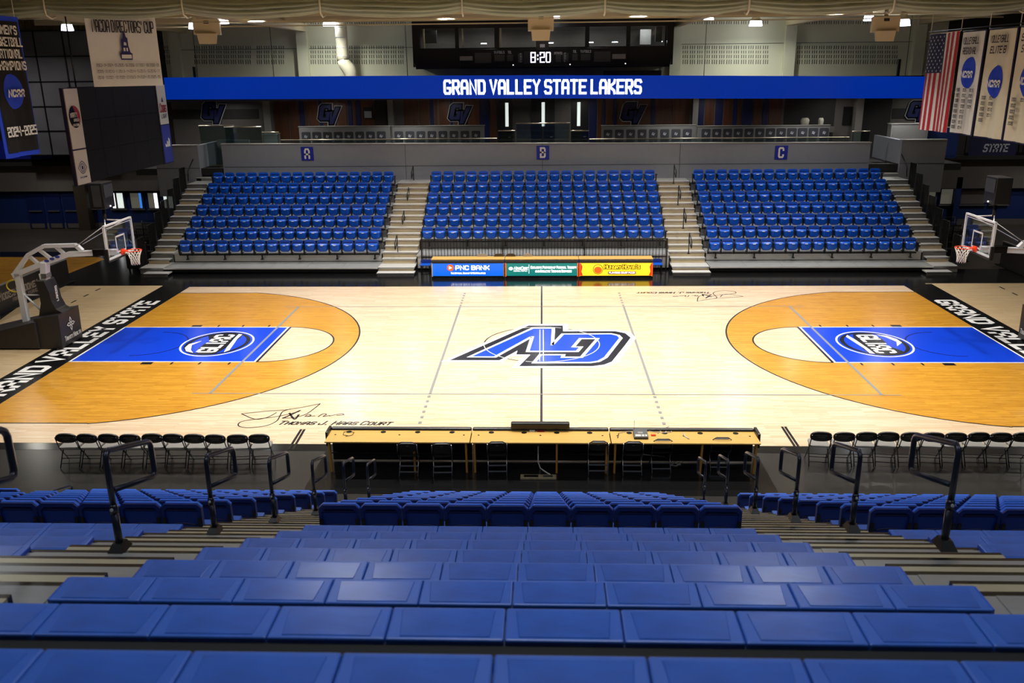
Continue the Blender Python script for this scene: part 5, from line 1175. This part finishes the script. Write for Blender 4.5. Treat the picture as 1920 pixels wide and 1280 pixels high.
m = MB(); btext(m, "NACDA DIRECTORS' CUP", F, X, Nn, .5, .675, .42, 0, .16, .17, 0, X.length*.88)
for r_, s_ in enumerate(('2003-04 2004-05 2005-06 2006-07 2007-08 2008-09', '2009-10 2010-11 2013-14 2014-15 2015-16 2016-17', '2018-19 2021-22 2022-23 2023-24 2024-25 2025-26')): btext(m, s_, F, X, Nn, .5, .25-.076*r_, .10, 0, .06, .12, 0, X.length*.9)
m.build('banner_lettering', 'cloth_print', o)
for a_ in (.1, .9): MB().tube([F(a_, 1), V((*F(a_, 1)[:2], 11.2))], .012, 6).build('rope', 'curtain_strap', o)
c = F(.5, .335)+Nn*.09; xh = X.normalized(); T = lambda L_: [c+xh*a+ZZ*b for a, b in L_]
MB().poly(T([(-.22, 0), (.22, 0), (.24, .22), (.17, .26), (.12, .5), (.12, .75), (.06, .8), (.03, 1.0), (-.03, 1.0), (-.06, .75), (-.13, .7), (-.15, .45), (-.12, .3), (-.24, .22)])).build('tower_emblem', 'navy_print', o)
c = c+Nn*.01; m = MB(); m.poly(T([(-.19, .05), (.19, .05), (.19, .18), (-.19, .18)])); m.poly(T([(-.09, .3), (-.02, .3), (-.02, .42), (-.09, .42)])); m.poly(T([(.02, .3), (.08, .3), (.08, .42), (.02, .42)])); m.poly(T([(-.06, .5), (.05, .5), (.04, .6), (-.04, .62)])); m.build('emblem_windows', 'cloth_white', o)
bl, br = V((-16.3, .08, 5.87)), V((-16.3, 1.95, 5.87))
o, F, X, Nn = banner('hanging_banner', 'black champions banner with blue border dated 2024-2025', 'banner', bl, br, 4.15, 'cloth_blue', .05)
MB().grid(lambda a, b: F(.055+.89*a, .035+.93*b, .015), 24, 10).build('black_field', 'cloth_black', o)
m = MB()
for k, (s_, w_) in enumerate((("WOMEN'S", 1.2), ("BASKETBALL", 1.6), ("NATIONAL", 1.35), ("CHAMPIONS", 1.62))): btext(m, s_, F, X, Nn, .5, .87-.083*k, .27, 0, .13, .24, 0, w_)
btext(m, '2024-2025', F, X, Nn, .5, .15, .3, 0, .14, .24, 0, 1.6); m.build('banner_lettering', 'cloth_white', o)
oval(F, X, Nn, .5, .47, .52, .52, o, .9)
for a_ in (.1, .9): MB().tube([F(a_, 1), V((*F(a_, 1)[:2], 11.2))], .012, 6).build('rope', 'curtain_strap', o)
FX = 16.0
o, F, X, Nn = banner('national_flag', 'American flag hung upright beside the white banners', 'flag', (FX, 12.1, 5.72), (FX, 9.48, 5.76), 3.79, 'cloth_white', .05, 52)
for k in range(7):
    a0, a1 = 2*k/13, (2*k+1)/13; b1 = 1
    MB().grid(lambda a, b: F(a0+(a1-a0)*a, b*(.6 if a1 < 7.2/13 else 1), .012), 3, 10).build('red_stripe', 'cloth_red', o)
cn = MB().grid(lambda a, b: F(a*7/13, .6+.4*b, .02), 12, 6).build('star_field', 'cloth_navy', o); m = MB()
for i in range(11):
    for j in range(9):
        if (i+j) % 2 == 0:
            c = F((.5+j*.0+j)*7/13/9.0, .6+.4*(i+.6)/11.6, .035); m.poly([c+YY*(.055 if q % 2 == 0 else .022)*math.sin(q*math.pi/5)+ZZ*(.055 if q % 2 == 0 else .022)*math.cos(q*math.pi/5) for q in range(10)])
m.build('stars', 'cloth_white', cn)
MB().tube([F(-.02, 1), F(1.02, 1)], .02, 6).build('flag_pole', 'board_white', o)
yrs = {0: [('1986', '2005', '2015'), ('1987', '2007', '2021'), ('1988', '2008', '2023'), ('2001', '2009', '2024'), ('2002', '2010'), ('2003', '2012'), ('2004', '2013'), ('2005', '2014')], 1: [('2000', '2007'), ('2001', '2008'), ('2002', '2010'), ('2003', '2011'), ('2005',)], 2: [('2001', '2013'), ('2002',), ('2003',), ('2005',), ('2008',)]}
for i, (ya, yb, l1, l2, lb, oa, cloth) in enumerate(((9.2, 7.35, 'VOLLEYBALL', 'REGIONAL', 'white volleyball regional banner next to the flag', .60, 'cloth_white'), (7.13, 5.2, 'VOLLEYBALL', 'ELITE 8', 'white volleyball elite 8 banner, second from the flag', .52, 'cloth_cream'), (5.02, 3.1, 'SOCCER', 'SWEET 16', 'white banner at the picture edge, third from the flag', .55, 'cloth_cream'))):
    o, F, X, Nn = banner('hanging_banner', lb, 'banner', (FX, ya, 5.77), (FX, yb, 5.77), 3.76, 'cloth_navy', .05, ph=i)
    MB().grid(lambda a, b: F(.02+.95*a, .012+.975*b, .012), 20, 10).build('white_field', cloth, o)
    m = MB(); sh = .0
    btext(m, l1, F, X, Nn, .5, .87, .25, 0, .13, .17, .15, 1.3); btext(m, l2, F, X, Nn, .5, .775, .25, 0, .13, .17, .15, 1.1)
    for r_, row in enumerate(yrs[i]):
        for c_, s_ in enumerate(row): btext(m, s_, F, X, Nn, .24+.29*c_, (.42 if i == 0 else .36)-.052*r_, .12, 0, .06, .2, 0, .32)
    m.build('banner_lettering', 'cloth_print', o); oval(F, X, Nn, .5, oa, .54, .56, o, .98)
    MB().tube([F(-.02, 1), F(1.0, 1)], .025, 6).build('banner_rod', 'black_steel', o)
for k, y in enumerate((12.1, 9.4, 7.2, 5.1)):
    o = MB().tube([V((FX, y, 9.55)), V((FX, y, 11.0))], .015, 6).build('support_rope', 'curtain_strap'); tag(o, 'rope holding up the flag and banners, %s from the flag end' % ORD[k], 'rope', 'ropes above the flag and banners')
o = MB().tube([V((FX, 12.3, 9.62)), V((FX, 3, 9.62))], .02, 6).build('banner_cable', 'black_steel'); tag(o, 'thin cable the flag and the white banners hang from', 'cable')

# ================================================================== NEAR STANDS
YF = lambda n: -11.887-.81*(n-1)
BZ = lambda n: .695+.3964*(n-1)
DKZ = lambda m_: .265+.3964*(m_-1)
def vis(x, y, z, mar=60):
    d = V((x, y, z))-CAM; w_ = d.dot(FW)
    if w_ < .15: return False
    u, v = 960+FPX*d.dot(RT)/w_, 640-FPX*d.dot(UP)/w_; return -mar < u < 1920+mar and -mar < v < 1280+mar
nb = thing('telescopic_bleacher', 'stepped metal bleacher platform below the camera', 'bleacher', (0, -18, 0))
for m_ in range(1, 18):
    y1 = YF(m_-1); y0 = YF(m_); z = DKZ(m_); hw = 14 if m_ < 8 else 10
    MB().box(-hw, hw, y0+18-.03, y1+18-.045, z-.05, z).build('deck', 'near_deck', nb)
    MB().box(-hw, hw, y1+18-.045, y1+18, z-.055, z-.002).build('nosing', 'line_black', nb)
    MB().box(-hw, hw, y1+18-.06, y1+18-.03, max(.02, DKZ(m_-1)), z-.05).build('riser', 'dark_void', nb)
for c_, lb in ((-3.05, 'metal aisle steps between the middle seat block and the banner side block'), (2.85, 'metal aisle steps between the middle seat block and the flag side block'), (-8.93, 'metal aisle steps beyond the banner side seat block')):
    t = thing('aisle_stairs', lb, 'stairs', (c_, -18, 0), 'metal aisle steps of the near seats')
    for n in range(1, 17):
        if c_ < -8 and n > 6: break
        y = YF(n)+18; z = DKZ(n)+.2
        s_ = MB().box(-.6, .6, y, y+.365, z-.045, z).build('half_step', 'step_cream', t); MB().box(-.6, .6, y+.365, y+.40, z-.05, z-.002).build('nosing', 'line_black', s_)
        MB().box(-.58, .58, y+.22, y+.25, DKZ(n), z-.045).build('step_riser', 'riser_grey', t)
        MB().box(-.6, .6, y-.26, y-.048, DKZ(n+1)+.001, DKZ(n+1)+.006).build('tread_plate', 'near_deck', t)
BL = {'middle': (-2.42, 10), 'banner side': (-3.70-4.58, 10), 'flag side': (3.50, 10), 'outer banner side': (-9.58-4.58, 10)}
def chair_parts(t):
    W2 = .222; out = [(-W2, -.10), (W2, -.10), (W2, .315), (W2-.045, .36), (-W2+.045, .36), (-W2, .315)]
    MB().prism([V((x, -.27, z)) for x, z in out], (0, -.035, 0)).build('backrest', 'shaded_back_blue', t, .006)
    MB().prism([V((x, -.268, z)) for x, z in [(W2-.004, .305), (W2-.049, .35), (-W2+.049, .35), (-W2+.004, .305), (-W2-.002, .318), (-W2+.044, .366), (W2-.044, .366), (W2+.002, .318)]], (0, -.036, 0)).build('top_rim', 'lit_rim_blue', t)
    hole = [(x*.86, .03+(z-.03)*.86) for x, z in out]
    b = MB(); b.poly([V((x, -.325, z)) for x, z in out], [[V((x, -.325, z)) for x, z in hole]])
    for L_ in (out, hole):
        for i in range(6): a, c = L_[i], L_[(i+1) % 6]; b.quad(V((a[0], -.30, a[1])), V((c[0], -.30, c[1])), V((c[0], -.325, c[1])), V((a[0], -.325, a[1])))
    b.build('back_rim', 'shaded_rim_blue', t)
    b = MB(); b.tube([V((-.15+.3*k/8, -.308, .10+.022*math.sin(math.pi*k/8))) for k in range(9)], .009, 6); b.box(-.16, .16, -.314, -.3, .275, .29); b.build('back_crease', 'stripe_navy', t)
    b = MB()
    for s in (-1, 1): b.box(s*.195-.018, s*.195+.018, -.34, -.323, -.12, .2)
    b.build('bracket', 'black_plastic', t)
    MB().box(-.224, .224, -.25, .0, -.11, -.0).build('seat', 'bench_blue', t, .012)
ch0 = None
for bn, (x0, n) in BL.items():
    for r in range(1, 9):
        for j in range(n):
            x = x0+.458*(j+.5)
            if not vis(x, YF(r)-.25, BZ(r)+.3, 30): continue
            e = ORD[n-1-j] if 'banner' in bn else ORD[j]
            lb = 'blue chair in the near %s block, %s row, %s from %s' % (bn, ORD[r-1], e, 'its inner aisle' if bn != 'middle' else 'the banner side aisle')
            if ch0 is None: ch0 = thing('bleacher_chair', lb, 'chair', (x, YF(r), BZ(r)), 'blue backed chairs in the near rows'); chair_parts(ch0)
            else: dup(ch0, (x, YF(r), BZ(r)), lb)
mod = endm = None
mp = None
for bn, (x0, n) in BL.items():
    for r in range(9, 17):
        vj = [j for j in range(n) if any(vis(x0+.458*(j+q), YF(r)-w_, BZ(r), 20) for q in (0, .5, 1) for w_ in (0, .25))]
        if not vj or 'outer' in bn: continue
        t = thing('bleacher_bench', 'long blue plastic bench in the near %s block, %s bench above the chairs' % (bn, ORD[r-9]), 'bench', (x0+2.29, YF(r), BZ(r)), 'blue plastic benches in the near rows')
        MB().box(-2.27, 2.27, -.17, -.03, -.16, -.105).build('bench_beam', 'black_steel', t)
        for j in vj:
            if mod is None:
                mod = MB().box(-.227, .227, -.208, 0, -.12, 0).build('seat_module', 'bench_blue', t, .008); mod.location.x = -2.29+.458*(j+.5)
                mp = MB().hexa([(-.175, -.195, -.002), (.175, -.195, -.002), (.19, -.022, -.002), (-.19, -.022, -.002), (-.17, -.191, .003), (.17, -.191, .003), (.185, -.026, .003), (-.185, -.026, .003)]).build('seat_panel', 'bench_blue_panel', mod)
            else:
                c = mod.copy(); COL.objects.link(c); c.parent = t; c.location.x = -2.29+.458*(j+.5); d = mp.copy(); COL.objects.link(d); d.parent = c
        MB().box(-2.285, 2.285, -.56, -.208, -.031, -.026).build('gap_shade', 'dark_void', t)  # near-black plate painting the shaded gap behind the bench
        for s in (-1, 1): MB().box(s*2.29-.004, s*2.29+.004, -.203, -.008, -.14, -.003).build('end_cap', 'back_blue', t)
# loop handrails
r0 = None
for c_, nm in ((-3.05, 'banner side'), (2.85, 'flag side'), (-8.93, 'outer banner side')):
    for k in range(8):
        y = -12.5-1.655*k; z = .97+.81*k
        if c_ < -8 and k: break
        if c_ > 0: y += .04; z += .06
        if c_ < -8: y, z = -12.3, .3
        lb = 'navy metal loop handrail in the near %s aisle, %s from the floor' % (nm, ORD[k])
        if r0 is None:
            t = r0 = thing('loop_handrail', lb, 'handrail', (c_, y, z), 'navy loop handrails of the near aisles')
            MB().tube([(0, 0, 0), (0, 0, .3)], .027, 10).build('lower_post', 'navy_steel', t); MB().tube([(0, 0, .29), (0, 0, .34), (0, 0, .36)], [.03, .03, .024], 10).build('collar', 'navy_steel', t)
            MB().tube([(0, 0, .3), (0, 0, .70), (0, .012, .735), (0, .045, .76), (0, .62, .57), (0, .655, .545), (0, .67, .51), (0, .67, .30), (0, .655, .27), (0, .62, .265), (0, .025, .46)], .0215, 10).build('loop_tube', 'navy_steel', t)
            MB().hexa([(-.06, -.09, 0), (.06, -.09, 0), (.06, .07, 0), (-.06, .07, 0), (-.035, -.04, .06), (.035, -.04, .06), (.035, .04, .06), (-.035, .04, .06)]).build('base_plate', 'black_steel', t)
            MB().tube([(0, -.03, .33), (0, -.036, .33)], .012, 8).build('bolt', 'silver_print', t)
        else: dup(r0, (c_, y, z), lb)
